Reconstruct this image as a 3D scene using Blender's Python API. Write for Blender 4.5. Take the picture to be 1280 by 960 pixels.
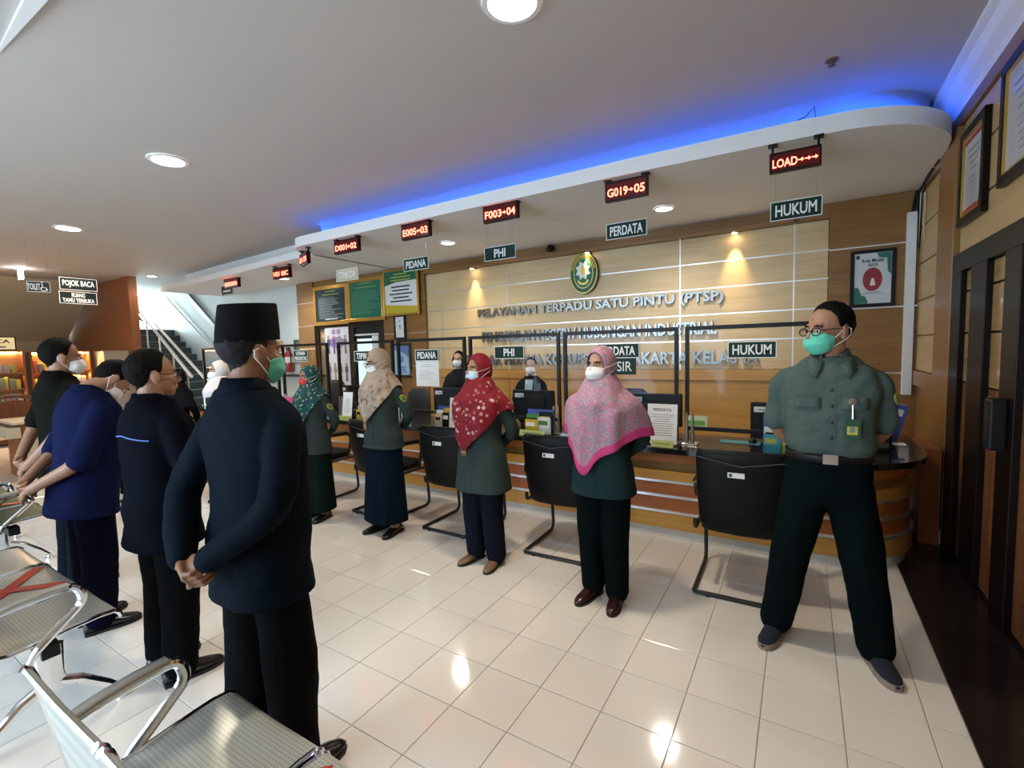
import bpy, bmesh, math, random
from mathutils import Vector, Matrix, noise
from mathutils.bvhtree import BVHTree

for o in list(bpy.data.objects):
    bpy.data.objects.remove(o, do_unlink=True)
scene = bpy.context.scene
COL = scene.collection
V = Vector
R = math.radians
PI = math.pi

# ------------------------------------------------------------------ camera
CAM_H, FPX, YAW, PITCH, ROLL = 1.543, 589.0, 0.551, 0.074, -0.026
_R = V((math.cos(YAW), math.sin(YAW), 0)); _F = V((-math.sin(YAW), math.cos(YAW), 0)); _U = V((0, 0, 1))
CF = _F*math.cos(PITCH) - _U*math.sin(PITCH); _U2 = _U*math.cos(PITCH) + _F*math.sin(PITCH)
CR = _R*math.cos(ROLL) + _U2*math.sin(ROLL); CU = _U2*math.cos(ROLL) - _R*math.sin(ROLL)
cam_data = bpy.data.cameras.new('camera')
cam_data.sensor_width = 36; cam_data.sensor_fit = 'HORIZONTAL'
cam_data.lens = 36*FPX/1280; cam_data.clip_start = 0.05; cam_data.clip_end = 100
cam = bpy.data.objects.new('camera', cam_data); COL.objects.link(cam)
m3 = Matrix((CR, CU, -CF)).transposed()
cam.matrix_world = Matrix.Translation((0, 0, CAM_H)) @ m3.to_4x4()
scene.camera = cam

# ------------------------------------------------------------------ light, sky, exposure
scene.view_settings.view_transform = 'Standard'
scene.view_settings.look = 'None'
scene.view_settings.exposure = 0.60
scene.view_settings.gamma = 1
scene.view_settings.use_curve_mapping = False
world = bpy.data.worlds.new('sky'); scene.world = world; world.use_nodes = True
bg = world.node_tree.nodes['Background']; bg.inputs[0].default_value = (0.75, 0.88, 1.0, 1); bg.inputs[1].default_value = 1.0

def area_light(name, loc, target, sx, sy, power, col, spread=180):
    d = bpy.data.lights.new(name, 'AREA'); d.shape = 'RECTANGLE'; d.size = sx; d.size_y = sy
    d.energy = power; d.color = col; d.spread = R(spread)
    o = bpy.data.objects.new(name, d); COL.objects.link(o); o.location = loc
    o.rotation_euler = (V(target) - V(loc)).to_track_quat('-Z', 'Y').to_euler()
    return o
# daylight through the glazed front of the hall, behind the waiting chairs
area_light('daylight_front_window', (-4.2, -2.95, 1.55), (-4.2, 0, 1.2), 5.6, 2.3, 225, (0.56, 0.78, 1.0))
# daylight through the window on the stair landing
area_light('daylight_stair_window', (-16.0, 5.2, 3.3), (-11, 4.9, 1.4), 1.6, 1.8, 300, (0.70, 0.92, 1.0))

# ------------------------------------------------------------------ helpers
def _ray(px, py): return CF + CR*((px-640)/FPX) + CU*((480-py)/FPX)
def on_floor(px, py, z=0.0):
    d = _ray(px, py); t = (z-CAM_H)/d.z; return V((d.x*t, d.y*t, z))
def on_y(px, py, y):
    d = _ray(px, py); t = y/d.y; return V((d.x*t, y, CAM_H+d.z*t))
def on_x(px, py, x):
    d = _ray(px, py); t = x/d.x; return V((x, d.y*t, CAM_H+d.z*t))

MATS = {}
def mat(name, col, rough=0.5, metal=0.0, var=0.06, scale=8.0, bump=0.0, bscale=60.0, coat=0.0, emit=None, estr=0.0, trans=0.0, alpha=1.0, ior=1.5, spec=0.5, sheen=0.0):
    if name in MATS: return MATS[name]
    m = bpy.data.materials.new(name); m.use_nodes = True
    nt = m.node_tree; b = nt.nodes['Principled BSDF']
    b.inputs['Roughness'].default_value = rough; b.inputs['Metallic'].default_value = metal
    b.inputs['IOR'].default_value = ior; b.inputs['Specular IOR Level'].default_value = spec
    b.inputs['Coat Weight'].default_value = coat; b.inputs['Coat Roughness'].default_value = 0.08
    b.inputs['Transmission Weight'].default_value = trans; b.inputs['Alpha'].default_value = alpha
    b.inputs['Sheen Weight'].default_value = sheen
    tc = nt.nodes.new('ShaderNodeTexCoord')
    n = nt.nodes.new('ShaderNodeTexNoise'); n.inputs['Scale'].default_value = scale; n.inputs['Detail'].default_value = 4
    nt.links.new(tc.outputs['Object'], n.inputs['Vector'])
    mx = nt.nodes.new('ShaderNodeMix'); mx.data_type = 'RGBA'
    mx.inputs[6].default_value = tuple(c*(1-var) for c in col) + (1,)
    mx.inputs[7].default_value = tuple(min(1, c*(1+var)) for c in col) + (1,)
    nt.links.new(n.outputs['Fac'], mx.inputs[0]); nt.links.new(mx.outputs[2], b.inputs['Base Color'])
    if bump:
        n2 = nt.nodes.new('ShaderNodeTexNoise'); n2.inputs['Scale'].default_value = bscale; n2.inputs['Detail'].default_value = 3
        nt.links.new(tc.outputs['Object'], n2.inputs['Vector'])
        bp = nt.nodes.new('ShaderNodeBump'); bp.inputs['Strength'].default_value = bump; bp.inputs['Distance'].default_value = 0.01
        nt.links.new(n2.outputs['Fac'], bp.inputs['Height']); nt.links.new(bp.outputs['Normal'], b.inputs['Normal'])
    if emit:
        b.inputs['Emission Color'].default_value = tuple(emit)+(1,); b.inputs['Emission Strength'].default_value = estr
    MATS[name] = m; return m

def wood(name, c1, c2, rough=0.35, axis='X', scale=3.0, coat=0.0):
    """wood veneer: noise stretched along the grain axis"""
    if name in MATS: return MATS[name]
    m = bpy.data.materials.new(name); m.use_nodes = True
    nt = m.node_tree; b = nt.nodes['Principled BSDF']; b.inputs['Roughness'].default_value = rough
    b.inputs['Coat Weight'].default_value = coat; b.inputs['Coat Roughness'].default_value = 0.15
    tc = nt.nodes.new('ShaderNodeTexCoord'); mp = nt.nodes.new('ShaderNodeMapping')
    s = {'X': (0.6, 9, 9), 'Y': (9, 0.6, 9), 'Z': (9, 9, 0.6)}[axis]; mp.inputs['Scale'].default_value = s
    nt.links.new(tc.outputs['Object'], mp.inputs['Vector'])
    n = nt.nodes.new('ShaderNodeTexNoise'); n.inputs['Scale'].default_value = scale; n.inputs['Detail'].default_value = 6; n.inputs['Distortion'].default_value = 0.6
    nt.links.new(mp.outputs['Vector'], n.inputs['Vector'])
    cr = nt.nodes.new('ShaderNodeValToRGB'); cr.color_ramp.elements[0].position = 0.3; cr.color_ramp.elements[1].position = 0.7
    cr.color_ramp.elements[0].color = tuple(c1)+(1,); cr.color_ramp.elements[1].color = tuple(c2)+(1,)
    nt.links.new(n.outputs['Fac'], cr.inputs['Fac']); nt.links.new(cr.outputs['Color'], b.inputs['Base Color'])
    MATS[name] = m; return m

def emission(name, col, strength):
    if name in MATS: return MATS[name]
    m = bpy.data.materials.new(name); m.use_nodes = True; nt = m.node_tree
    b = nt.nodes['Principled BSDF']; b.inputs['Base Color'].default_value = tuple(c*0.5 for c in col)+(1,)
    b.inputs['Emission Color'].default_value = tuple(col)+(1,); b.inputs['Emission Strength'].default_value = strength
    MATS[name] = m; return m

def glass(name, tint=(1, 1, 1), refl=0.0):
    """thin clear sheet: mostly see-through with a faint mirror"""
    if name in MATS: return MATS[name]
    m = bpy.data.materials.new(name); m.use_nodes = True; nt = m.node_tree
    nt.nodes.remove(nt.nodes['Principled BSDF']); out = nt.nodes['Material Output']
    t = nt.nodes.new('ShaderNodeBsdfTransparent'); t.inputs[0].default_value = tuple(tint)+(1,)
    g = nt.nodes.new('ShaderNodeBsdfGlossy'); g.inputs['Roughness'].default_value = 0.02
    f = nt.nodes.new('ShaderNodeFresnel'); f.inputs['IOR'].default_value = 1.45
    mul = nt.nodes.new('ShaderNodeMath'); mul.operation = 'MULTIPLY_ADD'; mul.inputs[1].default_value = 0.16; mul.inputs[2].default_value = refl
    mx = nt.nodes.new('ShaderNodeMixShader')
    nt.links.new(f.outputs[0], mul.inputs[0]); nt.links.new(mul.outputs[0], mx.inputs[0])
    nt.links.new(t.outputs[0], mx.inputs[1]); nt.links.new(g.outputs[0], mx.inputs[2]); nt.links.new(mx.outputs[0], out.inputs[0])
    MATS[name] = m; return m

class MB:
    """collects shapes and links them as one mesh object"""
    def __init__(s): s.v = []; s.f = []
    def add(s, vs, fs):
        k = len(s.v); s.v += [tuple(q) for q in vs]; s.f += [tuple(i+k for i in f) for f in fs]; return s
    def box(s, x0, x1, y0, y1, z0, z1, M=None):
        vs = [V((x, y, z)) for x in (x0, x1) for y in (y0, y1) for z in (z0, z1)]
        if M is not None: vs = [M @ q for q in vs]
        return s.add(vs, [(0, 1, 3, 2), (4, 6, 7, 5), (0, 4, 5, 1), (2, 3, 7, 6), (0, 2, 6, 4), (1, 5, 7, 3)])
    def tube(s, pts, r, seg=10, closed=False, cap=True):
        pts = [V(p) for p in pts]; n = len(pts); rs = r if isinstance(r, (list, tuple)) else [r]*n
        k = len(s.v); prev = None; rings = []
        for i, p in enumerate(pts):
            if closed: t = (pts[(i+1) % n]-pts[i-1])
            else: t = (pts[min(i+1, n-1)]-pts[max(i-1, 0)])
            t.normalize()
            if prev is None:
                a = t.orthogonal().normalized()
            else:
                a = prev - t*prev.dot(t)
                a = a.normalized() if a.length > 1e-6 else t.orthogonal().normalized()
            prev = a; b = t.cross(a)
            rings.append([p + (a*math.cos(2*PI*j/seg)+b*math.sin(2*PI*j/seg))*rs[i] for j in range(seg)])
        vs = [q for rg in rings for q in rg]; fs = []
        m = n if closed else n-1
        for i in range(m):
            for j in range(seg):
                a0 = i*seg+j; a1 = i*seg+(j+1) % seg; b0 = ((i+1) % n)*seg+j; b1 = ((i+1) % n)*seg+(j+1) % seg
                fs.append((a0, a1, b1, b0))
        if cap and not closed:
            fs.append(tuple(range(seg-1, -1, -1))); fs.append(tuple((n-1)*seg+j for j in range(seg)))
        return s.add(vs, fs)
    def rings(s, rings, cap=True, closed=True):
        seg = len(rings[0]); n = len(rings); fs = []
        for i in range(n-1):
            for j in range(seg if closed else seg-1):
                fs.append((i*seg+j, i*seg+(j+1) % seg, (i+1)*seg+(j+1) % seg, (i+1)*seg+j))
        if cap: fs.append(tuple(range(seg-1, -1, -1))); fs.append(tuple((n-1)*seg+j for j in range(seg)))
        return s.add([q for r in rings for q in r], fs)
    def lathe(s, prof, c=(0, 0, 0), seg=24, sx=1, sy=1, M=None):
        rg = []
        for r, z in prof:
            ring = [V((c[0]+max(r, 1e-4)*sx*math.cos(2*PI*j/seg), c[1]+max(r, 1e-4)*sy*math.sin(2*PI*j/seg), c[2]+z)) for j in range(seg)]
            rg.append([M @ q for q in ring] if M is not None else ring)
        return s.rings(rg)
    def ell(s, c, r, seg=18, rg=10, M=None):
        c = V(c); rings = []
        for i in range(rg+1):
            t = PI*(i+0.001)/(rg+0.002); ring = []
            for j in range(seg):
                p = 2*PI*j/seg; q = V((r[0]*math.sin(t)*math.cos(p), r[1]*math.sin(t)*math.sin(p), -r[2]*math.cos(t)))
                if M is not None: q = M @ q
                ring.append(c+q)
            rings.append(ring)
        return s.rings(rings)
    def prism(s, poly, y0, y1, M=None):
        """polygon of (x, z) pushed from y0 to y1"""
        n = len(poly); vs = [V((x, y0, z)) for x, z in poly] + [V((x, y1, z)) for x, z in poly]
        if M is not None: vs = [M @ q for q in vs]
        fs = [tuple(range(n)), tuple(range(2*n-1, n-1, -1))] + [(i, i+n, (i+1) % n + n, (i+1) % n) for i in range(n)]
        return s.add(vs, fs)
    def mesh(s, name, smooth=True, angle=35):
        me = bpy.data.meshes.new(name); me.from_pydata(s.v, [], s.f)
        bm = bmesh.new(); bm.from_mesh(me); bmesh.ops.recalc_face_normals(bm, faces=bm.faces); bm.to_mesh(me); bm.free()
        if smooth:
            me.polygons.foreach_set('use_smooth', [True]*len(me.polygons))
            if angle < 180: me.set_sharp_from_angle(angle=R(angle))
        return me
    def build(s, name, material, parent=None, bevel=0.0, smooth=True, angle=35, loc=None):
        return link(name, s.mesh(name, smooth, angle), material, parent, bevel, loc)

def link(name, me, material, parent=None, bevel=0.0, loc=None):
    o = bpy.data.objects.new(name, me); COL.objects.link(o)
    if material is not None and not me.materials: me.materials.append(material)
    if parent is not None: o.parent = parent
    if loc is not None: o.location = loc
    if bevel:
        b = o.modifiers.new('bevel', 'BEVEL'); b.width = bevel; b.segments = 2; b.limit_method = 'ANGLE'; b.angle_limit = R(40)
    return o
def box(name, x0, x1, y0, y1, z0, z1, material, parent=None, bevel=0.0, M=None):
    return MB().box(x0, x1, y0, y1, z0, z1, M).build(name, material, parent, bevel, smooth=False)
def empty(name, loc=(0, 0, 0), rz=0.0, parent=None):
    o = bpy.data.objects.new(name, None); COL.objects.link(o); o.location = loc; o.rotation_euler = (0, 0, rz)
    o.empty_display_size = 0.1
    if parent: o.parent = parent
    return o
def tag(o, label, cat, group=None):
    o['label'] = label; o['category'] = cat
    if group: o['group'] = group
    return o
def struct(o):
    o['kind'] = 'structure'; return o
def copy_tree(o, parent=None):
    kids = list(o.children)
    c = o.copy(); COL.objects.link(c); c.parent = parent
    for ch in kids: copy_tree(ch, c)
    return c

_txt = {}
def text_mesh(body, height, width=None, depth=0.002, bold=0.0, res=3, spacing=1.0):
    """capital text as a mesh in the xz plane, facing -y, centred on the origin"""
    key = (body, height, width, depth, bold, spacing)
    if key in _txt: return _txt[key]
    cu = bpy.data.curves.new('text', 'FONT'); cu.body = body; cu.size = 1.0; cu.extrude = 0.0; cu.offset = bold
    cu.align_x = 'CENTER'; cu.resolution_u = res; cu.space_character = spacing; cu.extrude = 0.5
    o = bpy.data.objects.new('text', cu); COL.objects.link(o)
    dg = bpy.context.evaluated_depsgraph_get(); me = bpy.data.meshes.new_from_object(o.evaluated_get(dg))
    bpy.data.objects.remove(o); bpy.data.curves.remove(cu)
    xs = [v.co.x for v in me.vertices]; ys = [v.co.y for v in me.vertices]
    x0, x1, y0, y1 = min(xs), max(xs), min(ys), max(ys)
    sy = height/(y1-y0); sx = sy if width is None else width/(x1-x0)
    for v in me.vertices:
        x, y, z = v.co; v.co = ((x-(x0+x1)/2)*sx, -z*depth, (y-(y0+y1)/2)*sy)
    _txt[key] = me; return me
def text(name, body, height, width, material, parent, loc, depth=0.002, bold=0.0, rot=None):
    me = text_mesh(body, height, width, depth, bold)
    if me.users: me = me.copy(); me.materials.clear()
    o = link(name, me, material, parent, 0, loc)
    if rot is not None: o.rotation_euler = rot
    return o
def islands(me):
    """split a mesh into its loose pieces, left to right: lists of faces' vertex sets"""
    n = len(me.vertices); p = list(range(n))
    def f(a):
        while p[a] != a: p[a] = p[p[a]]; a = p[a]
        return a
    for e in me.edges: p[f(e.vertices[0])] = f(e.vertices[1])
    # join pieces that overlap in x (unwelded front, side and back of one letter)
    g = {}
    for i in range(n): g.setdefault(f(i), []).append(i)
    spans = sorted([(min(me.vertices[i].co.x for i in q), max(me.vertices[i].co.x for i in q), q) for q in g.values()], key=lambda t: t[0])
    out = []
    for a, b, q in spans:
        if out and a < out[-1][1]-0.2*(b-a): out[-1][1] = max(out[-1][1], b); out[-1][2] += q
        else: out.append([a, b, list(q)])
    res = []
    for a, b, q in out:
        idx = {v: k for k, v in enumerate(q)}; s = set(q)
        fs = [tuple(idx[v] for v in pl.vertices) for pl in me.polygons if pl.vertices[0] in s]
        res.append(([me.vertices[v].co.copy() for v in q], fs))
    return res

# ================================================================== THE ROOM
M_TILE = mat('white_ceramic', (0.80, 0.755, 0.69), rough=0.09, var=0.035, scale=2.5, coat=0.3)
M_GROUT = mat('grout', (0.30, 0.25, 0.20), rough=0.8)
M_BLACKTILE = mat('black_ceramic', (0.018, 0.012, 0.012), rough=0.16, var=0.3, scale=5)
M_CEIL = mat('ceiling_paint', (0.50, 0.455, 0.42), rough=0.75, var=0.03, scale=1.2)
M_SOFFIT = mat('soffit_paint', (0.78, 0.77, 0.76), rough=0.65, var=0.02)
M_WHITEWALL = mat('white_wall_paint', (0.62, 0.70, 0.70), rough=0.7, var=0.03, scale=2)
M_CREAM = mat('cream_wall_paint', (0.62, 0.50, 0.33), rough=0.7, var=0.04, scale=2)
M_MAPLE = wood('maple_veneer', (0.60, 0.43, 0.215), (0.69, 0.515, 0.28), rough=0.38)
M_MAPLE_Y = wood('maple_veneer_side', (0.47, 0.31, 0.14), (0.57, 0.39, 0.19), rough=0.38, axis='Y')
M_TEAK = wood('teak_veneer', (0.22, 0.105, 0.03), (0.30, 0.15, 0.045), rough=0.33)
M_TEAK_Z = wood('teak_veneer_upright', (0.22, 0.105, 0.03), (0.30, 0.15, 0.045), rough=0.33, axis='Z')
M_REDWOOD = wood('red_brown_veneer', (0.25, 0.075, 0.022), (0.33, 0.11, 0.035), rough=0.4, axis='Z')
M_OAK = wood('golden_oak', (0.43, 0.23, 0.06), (0.52, 0.30, 0.09), rough=0.35)
M_SILVER = mat('silver_strip', (0.78, 0.80, 0.82), rough=0.3, metal=0.85, var=0.02)
M_WHITE = mat('white_plastic', (0.75, 0.76, 0.76), rough=0.45, var=0.02)
M_BLACK = mat('black_metal', (0.008, 0.0075, 0.008), spec=0.25, rough=0.42, var=0.1)
M_DARKWOOD = mat('dark_stained_wood', (0.008, 0.005, 0.004), spec=0.12, rough=0.3, var=0.25, scale=5)
M_CHROME = mat('chrome', (0.82, 0.83, 0.85), rough=0.1, metal=1.0, var=0.01)
M_STEEL = mat('brushed_steel', (0.62, 0.61, 0.60), rough=0.28, metal=1.0, var=0.05)
M_GOLD = mat('gold_frame', (0.60, 0.36, 0.08), rough=0.3, metal=0.75, var=0.12, scale=20)
M_GLASS = glass('clear_glass')
M_DGREEN = mat('dark_green_sign', (0.008, 0.032, 0.021), spec=0.2, rough=0.5, var=0.05)
M_LETTER = mat('white_lettering', (0.85, 0.85, 0.82), rough=0.5, var=0.02)
M_PAPER = mat('white_paper', (0.78, 0.78, 0.76), rough=0.8, var=0.03)
M_INK = mat('grey_print', (0.28, 0.28, 0.29), rough=0.8, var=0.1)

WALL_X, WALL_Y, CEIL_Z, SOF_Z, SOF_T = 0.96, 6.0, 3.30, 2.95, 3.07
BLUE_W = 2.6
LEFT_X = -16.0
# ---- floor: white tiles with sunk joints, a dark border along the right wall
floor = struct(box('floor', LEFT_X-1.4, WALL_X, -3.2, WALL_Y+0.15, -0.08, -0.004, M_GROUT))
TS, TX, TY, STRIP_X = 0.29, 0.17, 2.66, 0.585
def tile_mesh(w, d):
    mb = MB(); b = 0.0015
    x0, x1, y0, y1 = -w/2+b, w/2-b, -d/2+b, d/2-b
    lo = [(x0, y0), (x1, y0), (x1, y1), (x0, y1)]; e = 0.002
    hi = [(x0+e, y0+e), (x1-e, y0+e), (x1-e, y1-e), (x0+e, y1-e)]
    mb.rings([[V((x, y, -0.004)) for x, y in lo], [V((x, y, -0.0012)) for x, y in lo], [V((x, y, 0)) for x, y in hi]])
    return mb
tm_full = tile_mesh(TS, TS).mesh('tile', smooth=False); tm_full.materials.append(M_TILE)
cells = []
i0 = math.floor((LEFT_X-1-TX)/TS); i1 = math.ceil((STRIP_X-TX)/TS)
j0 = math.floor((-3.2-TY)/TS); j1 = math.ceil((WALL_Y-TY)/TS)
for i in range(i0, i1):
    for j in range(j0, j1):
        x0 = TX+i*TS; x1 = min(x0+TS, STRIP_X); y0 = TY+j*TS
        if x1-x0 < 0.02: continue
        cx, cy = (x0+x1)/2, y0+TS/2
        dd = math.hypot(cx, cy)
        v = V((cx, cy, -CAM_H)); dep = v.dot(CF)
        px = 640+FPX*v.dot(CR)/dep if dep > 0.2 else -999; py = 480-FPX*v.dot(CU)/dep if dep > 0.2 else -999
        vis = dep > 0.2 and -60 < px < 1340 and py < 1040 and cy < 3.85
        cells.append((0 if vis else 1, dd, cx, cy, x1-x0))
cells.sort()
rest = MB(); cut = {}
for k, (nv, dd, cx, cy, w) in enumerate(cells):
    if k < 298 and not nv:
        if abs(w-TS) < 1e-4: me = tm_full
        else:
            if w not in cut: cut[w] = tile_mesh(w, TS).mesh('tile', smooth=False); cut[w].materials.append(M_TILE)
            me = cut[w]
        link('tile', me, None, floor, 0, (cx, cy, 0))
    else:
        t = tile_mesh(w, TS); rest.add([V(q)+V((cx, cy, 0)) for q in t.v], t.f)
rt = rest.build('tiles_beyond', M_TILE, floor, smooth=False); rt['kind'] = 'stuff'
for k in range(19):
    y = -2.9+k*0.47
    if y > 5.6: break
    MB().rings(tile_rings := [[V((STRIP_X+0.002, y, -0.004)), V((WALL_X, y, -0.004)), V((WALL_X, y+0.467, -0.004)), V((STRIP_X+0.002, y+0.467, -0.004))],
                [V((STRIP_X+0.004, y+0.002, 0.001)), V((WALL_X, y+0.002, 0.001)), V((WALL_X, y+0.465, 0.001)), V((STRIP_X+0.004, y+0.465, 0.001))]]).build('border_tile', M_BLACKTILE, floor, smooth=False)

# ---- ceiling with dropped soffit over the counter and a trough of blue light
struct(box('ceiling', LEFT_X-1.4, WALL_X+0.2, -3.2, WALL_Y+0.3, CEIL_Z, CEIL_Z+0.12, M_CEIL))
def soffit_outline(d):
    """front edge of the soffit from left to right, set back by d"""
    pts = [(-5.95+d, 6.0)]
    cx, cy, r = -5.55, 4.30, 0.40
    for a in range(0, 91, 10):
        rr = r-d if r > d else 0.02
        t = R(180+a); pts.append((cx+rr*math.cos(t), cy+rr*math.sin(t)))
    pts += [(-3.0, 3.90+d), (-1.2, 3.91+d), (0.0, 3.95+d)]
    cx, cy, rx, ry = 0.10, 4.75, 0.80, 0.78
    for a in range(0, 91, 9):
        t = R(-90+a); pts.append((cx+(rx-d*0.35)*math.cos(t), cy+(ry-d)*math.sin(t)))
    pts += [(0.955, 5.2), (0.955, 6.0)]
    return pts
def slab(name, pts, z0, z1, m, parent=None):
    n = len(pts); mb = MB(); mb.add([V((x, y, z0)) for x, y in pts]+[V((x, y, z1)) for x, y in pts],
        [tuple(range(n)), tuple(range(2*n-1, n-1, -1))]+[(i, (i+1) % n, (i+1) % n+n, i+n) for i in range(n)])
    return mb.build(name, m, parent, angle=30)
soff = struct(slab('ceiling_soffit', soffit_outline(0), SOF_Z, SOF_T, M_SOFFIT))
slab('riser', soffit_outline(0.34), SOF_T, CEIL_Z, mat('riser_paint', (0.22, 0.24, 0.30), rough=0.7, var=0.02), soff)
o1 = soffit_outline(0.06)[2:-3]
led_strip = tag(empty('blue_light_strip', (0, 0, 0)), 'blue LED light strip hidden in the trough above the curved ceiling soffit', 'light strip')
MB().tube([(x, y, SOF_T+0.012) for x, y in o1], 0.007, 6).build('tube', emission('blue_led', (0.0, 0.12, 1.0), 3), led_strip)
def blue_lamp(p, q, power):
    p, q = V(p), V(q); t = (q-p); n = V((-t.y, t.x, 0)).normalized()
    d = bpy.data.lights.new('blue_led_lamp', 'AREA'); d.shape = 'RECTANGLE'; d.size = t.length; d.size_y = 0.02; d.energy = power; d.color = (0.0, 0.10, 1.0); d.spread = R(62)
    o = bpy.data.objects.new('blue_led_lamp', d); COL.objects.link(o); o.parent = led_strip
    zz = -(n*0.96+V((0, 0, 0.28))).normalized(); xx = t.normalized(); yy = zz.cross(xx)
    mm = Matrix((xx, yy, zz)).transposed().to_4x4(); mm.translation = (p+q)/2+n*0.02+V((0, 0, SOF_T+0.02)); o.matrix_local = mm
ol = [V((x, y, 0)) for x, y in soffit_outline(0.05)]
for k in range(2, len(ol)-3):
    L = (ol[k+1]-ol[k]).length
    if L > 0.02: blue_lamp(ol[k], ol[k+1], BLUE_W*L)
s2 = struct(slab('ceiling_soffit_far', [(-11.6, 6.0), (-11.6, 4.75), (-9.6, 4.62), (-6.4, 4.36), (-5.9, 4.36), (-5.9, 6.0)], SOF_Z, SOF_T-0.02, M_SOFFIT))
slab('riser', [(-11.2, 6.0), (-11.2, 5.08), (-9.6, 4.95), (-5.9, 4.70), (-5.9, 6.0)], SOF_T-0.02, CEIL_Z, M_SOFFIT, s2)
# loose wire lying over the soffit edge
MB().tube([(-0.03, 4.02, 3.075), (-0.06, 4.0, 3.09), (0.0, 3.99, 3.10), (0.05, 4.0, 3.16), (0.06, 4.02, 3.08), (0.14, 4.03, 3.085)], 0.004, 6).build('loose_wire', M_BLACK, led_strip)

fin = MB(); fin.rings([[V((-3.92, 0.90, 3.30)), V((-3.92, 0.89, 3.30)), V((-3.92, 0.89, 3.295)), V((-3.92, 0.90, 3.295))], [V((-2.6, 0.90, 3.30)), V((-2.6, 0.80, 3.30)), V((-2.6, 0.80, 3.25)), V((-2.6, 0.90, 3.25))], [V((0.5, 0.90, 3.30)), V((0.5, 0.78, 3.30)), V((0.5, 0.78, 3.24)), V((0.5, 0.90, 3.24))]])
struct(fin.build('trim_4', M_SOFFIT, None, smooth=False))
# ---- back wall
wall_back = struct(box('wall_back', LEFT_X-1.2, WALL_X+0.2, WALL_Y+0.03, WALL_Y+0.2, 0, CEIL_Z, M_WHITEWALL))
wp = struct(box('wall_panelling', -8.66, WALL_X, WALL_Y, WALL_Y+0.03, 0, SOF_Z, M_TEAK))
ZR = [2.80, 2.49, 2.195, 1.89, 1.58, 1.24]
XR = [-5.29, -4.97, -3.72, -1.26, -0.08, 0.23]
for a in range(len(XR)-1):
    for b in range(len(ZR)-1):
        box('panel', XR[a]+0.007, XR[a+1]-0.007, WALL_Y-0.014, WALL_Y, ZR[b+1]+0.007, ZR[b]-0.007, M_MAPLE, wp)
for z in ZR[1:-1]: box('silver_strip', XR[0], XR[-1], WALL_Y-0.013, WALL_Y, z-0.008, z+0.008, M_SILVER, wp)
for x in XR[1:-1]: box('silver_strip', x-0.008, x+0.008, WALL_Y-0.0125, WALL_Y, ZR[-1], ZR[0], M_SILVER, wp)
box('crown_board', -8.66, 0.23, WALL_Y-0.05, WALL_Y, ZR[0], SOF_Z, M_TEAK, wp)
box('lamp_ledge', -5.25, -0.08, WALL_Y-0.13, WALL_Y-0.05, ZR[0]-0.005, ZR[0]+0.035, M_TEAK, wp, 0.004)
box('dado_rail', -5.29, 0.23, WALL_Y-0.035, WALL_Y, 1.11, 1.24, M_OAK, wp, 0.006)
for a in range(len(XR)-1): box('lower_panel', XR[a]+0.004, XR[a+1]-0.004, WALL_Y-0.012, WALL_Y, 0.1, 1.105, M_OAK, wp)
# brown pillar with a white conduit at the right, brown pillars at the left
def pillar(x0, x1, zs, yy, m, nm='pillar'):
    p = box(nm, x0, x1, yy+0.012, WALL_Y, 0, SOF_Z, m, wp)
    for a in range(len(zs)-1): box('board', x0, x1, yy, yy+0.012, zs[a+1]+0.008, zs[a]-0.008, m, p)
    for z in zs[1:-1]: box('silver_strip', x0, x1, yy+0.001, yy+0.012, z-0.007, z+0.007, M_SILVER, p)
    return p
pillar(0.23, WALL_X, [SOF_Z, 2.47, 1.86, 1.21, 0.1], WALL_Y-0.07, M_TEAK)
pillar(-6.26, -5.29, [SOF_Z, 2.42, 1.86, 1.30, 0.1], WALL_Y-0.06, M_TEAK)
pillar(-8.66, -8.16, [SOF_Z, 2.55, 2.10, 1.65, 1.2, 0.1], WALL_Y-0.08, M_TEAK)
box('trim_1', 0.84, 0.915, WALL_Y-0.12, WALL_Y-0.07, 1.0, 2.74, M_WHITE, wp, 0.004)
MB().tube([(0.88, WALL_Y-0.1, 2.74), (0.89, WALL_Y-0.1, 2.82), (0.91, WALL_Y-0.09, 2.93)], 0.012, 8).build('cable', M_BLACK, wp)
# glazed door in the panelling, left
door2 = struct(box('door_2', -8.16, -6.26, WALL_Y-0.02, WALL_Y-0.005, 0, 2.12, mat('dark_room_glass', (0.03, 0.035, 0.035), rough=0.08, var=0.2)))
for x0, x1 in ((-8.16, -8.06), (-7.28, -7.05), (-6.40, -6.26)): box('door_stile', x0, x1, WALL_Y-0.06, WALL_Y-0.02, 0, 2.12, M_BLACK, door2)
for z0, z1 in ((2.02, 2.12), (0.0, 0.12)): box('door_rail', -8.16, -6.26, WALL_Y-0.058, WALL_Y-0.02, z0, z1, M_BLACK, door2)
box('pane', -8.06, -7.28, WALL_Y-0.03, WALL_Y-0.022, 0.12, 2.02, mat('tan_door_glass', (0.20, 0.155, 0.10), rough=0.12, var=0.3, scale=2), door2)
M_SKYPANE = emission('sky_seen_through_door', (0.55, 0.80, 0.85), 0.9)
box('bright_pane', -7.0, -6.62, WALL_Y-0.032, WALL_Y-0.022, 0.95, 1.80, M_SKYPANE, door2)
box('door_bar', -7.05, -6.4, WALL_Y-0.036, WALL_Y-0.03, 1.86, 1.89, M_WHITE, door2)
box('notice', -6.60, -6.44, WALL_Y-0.036, WALL_Y-0.03, 1.45, 1.85, M_PAPER, door2)

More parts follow.
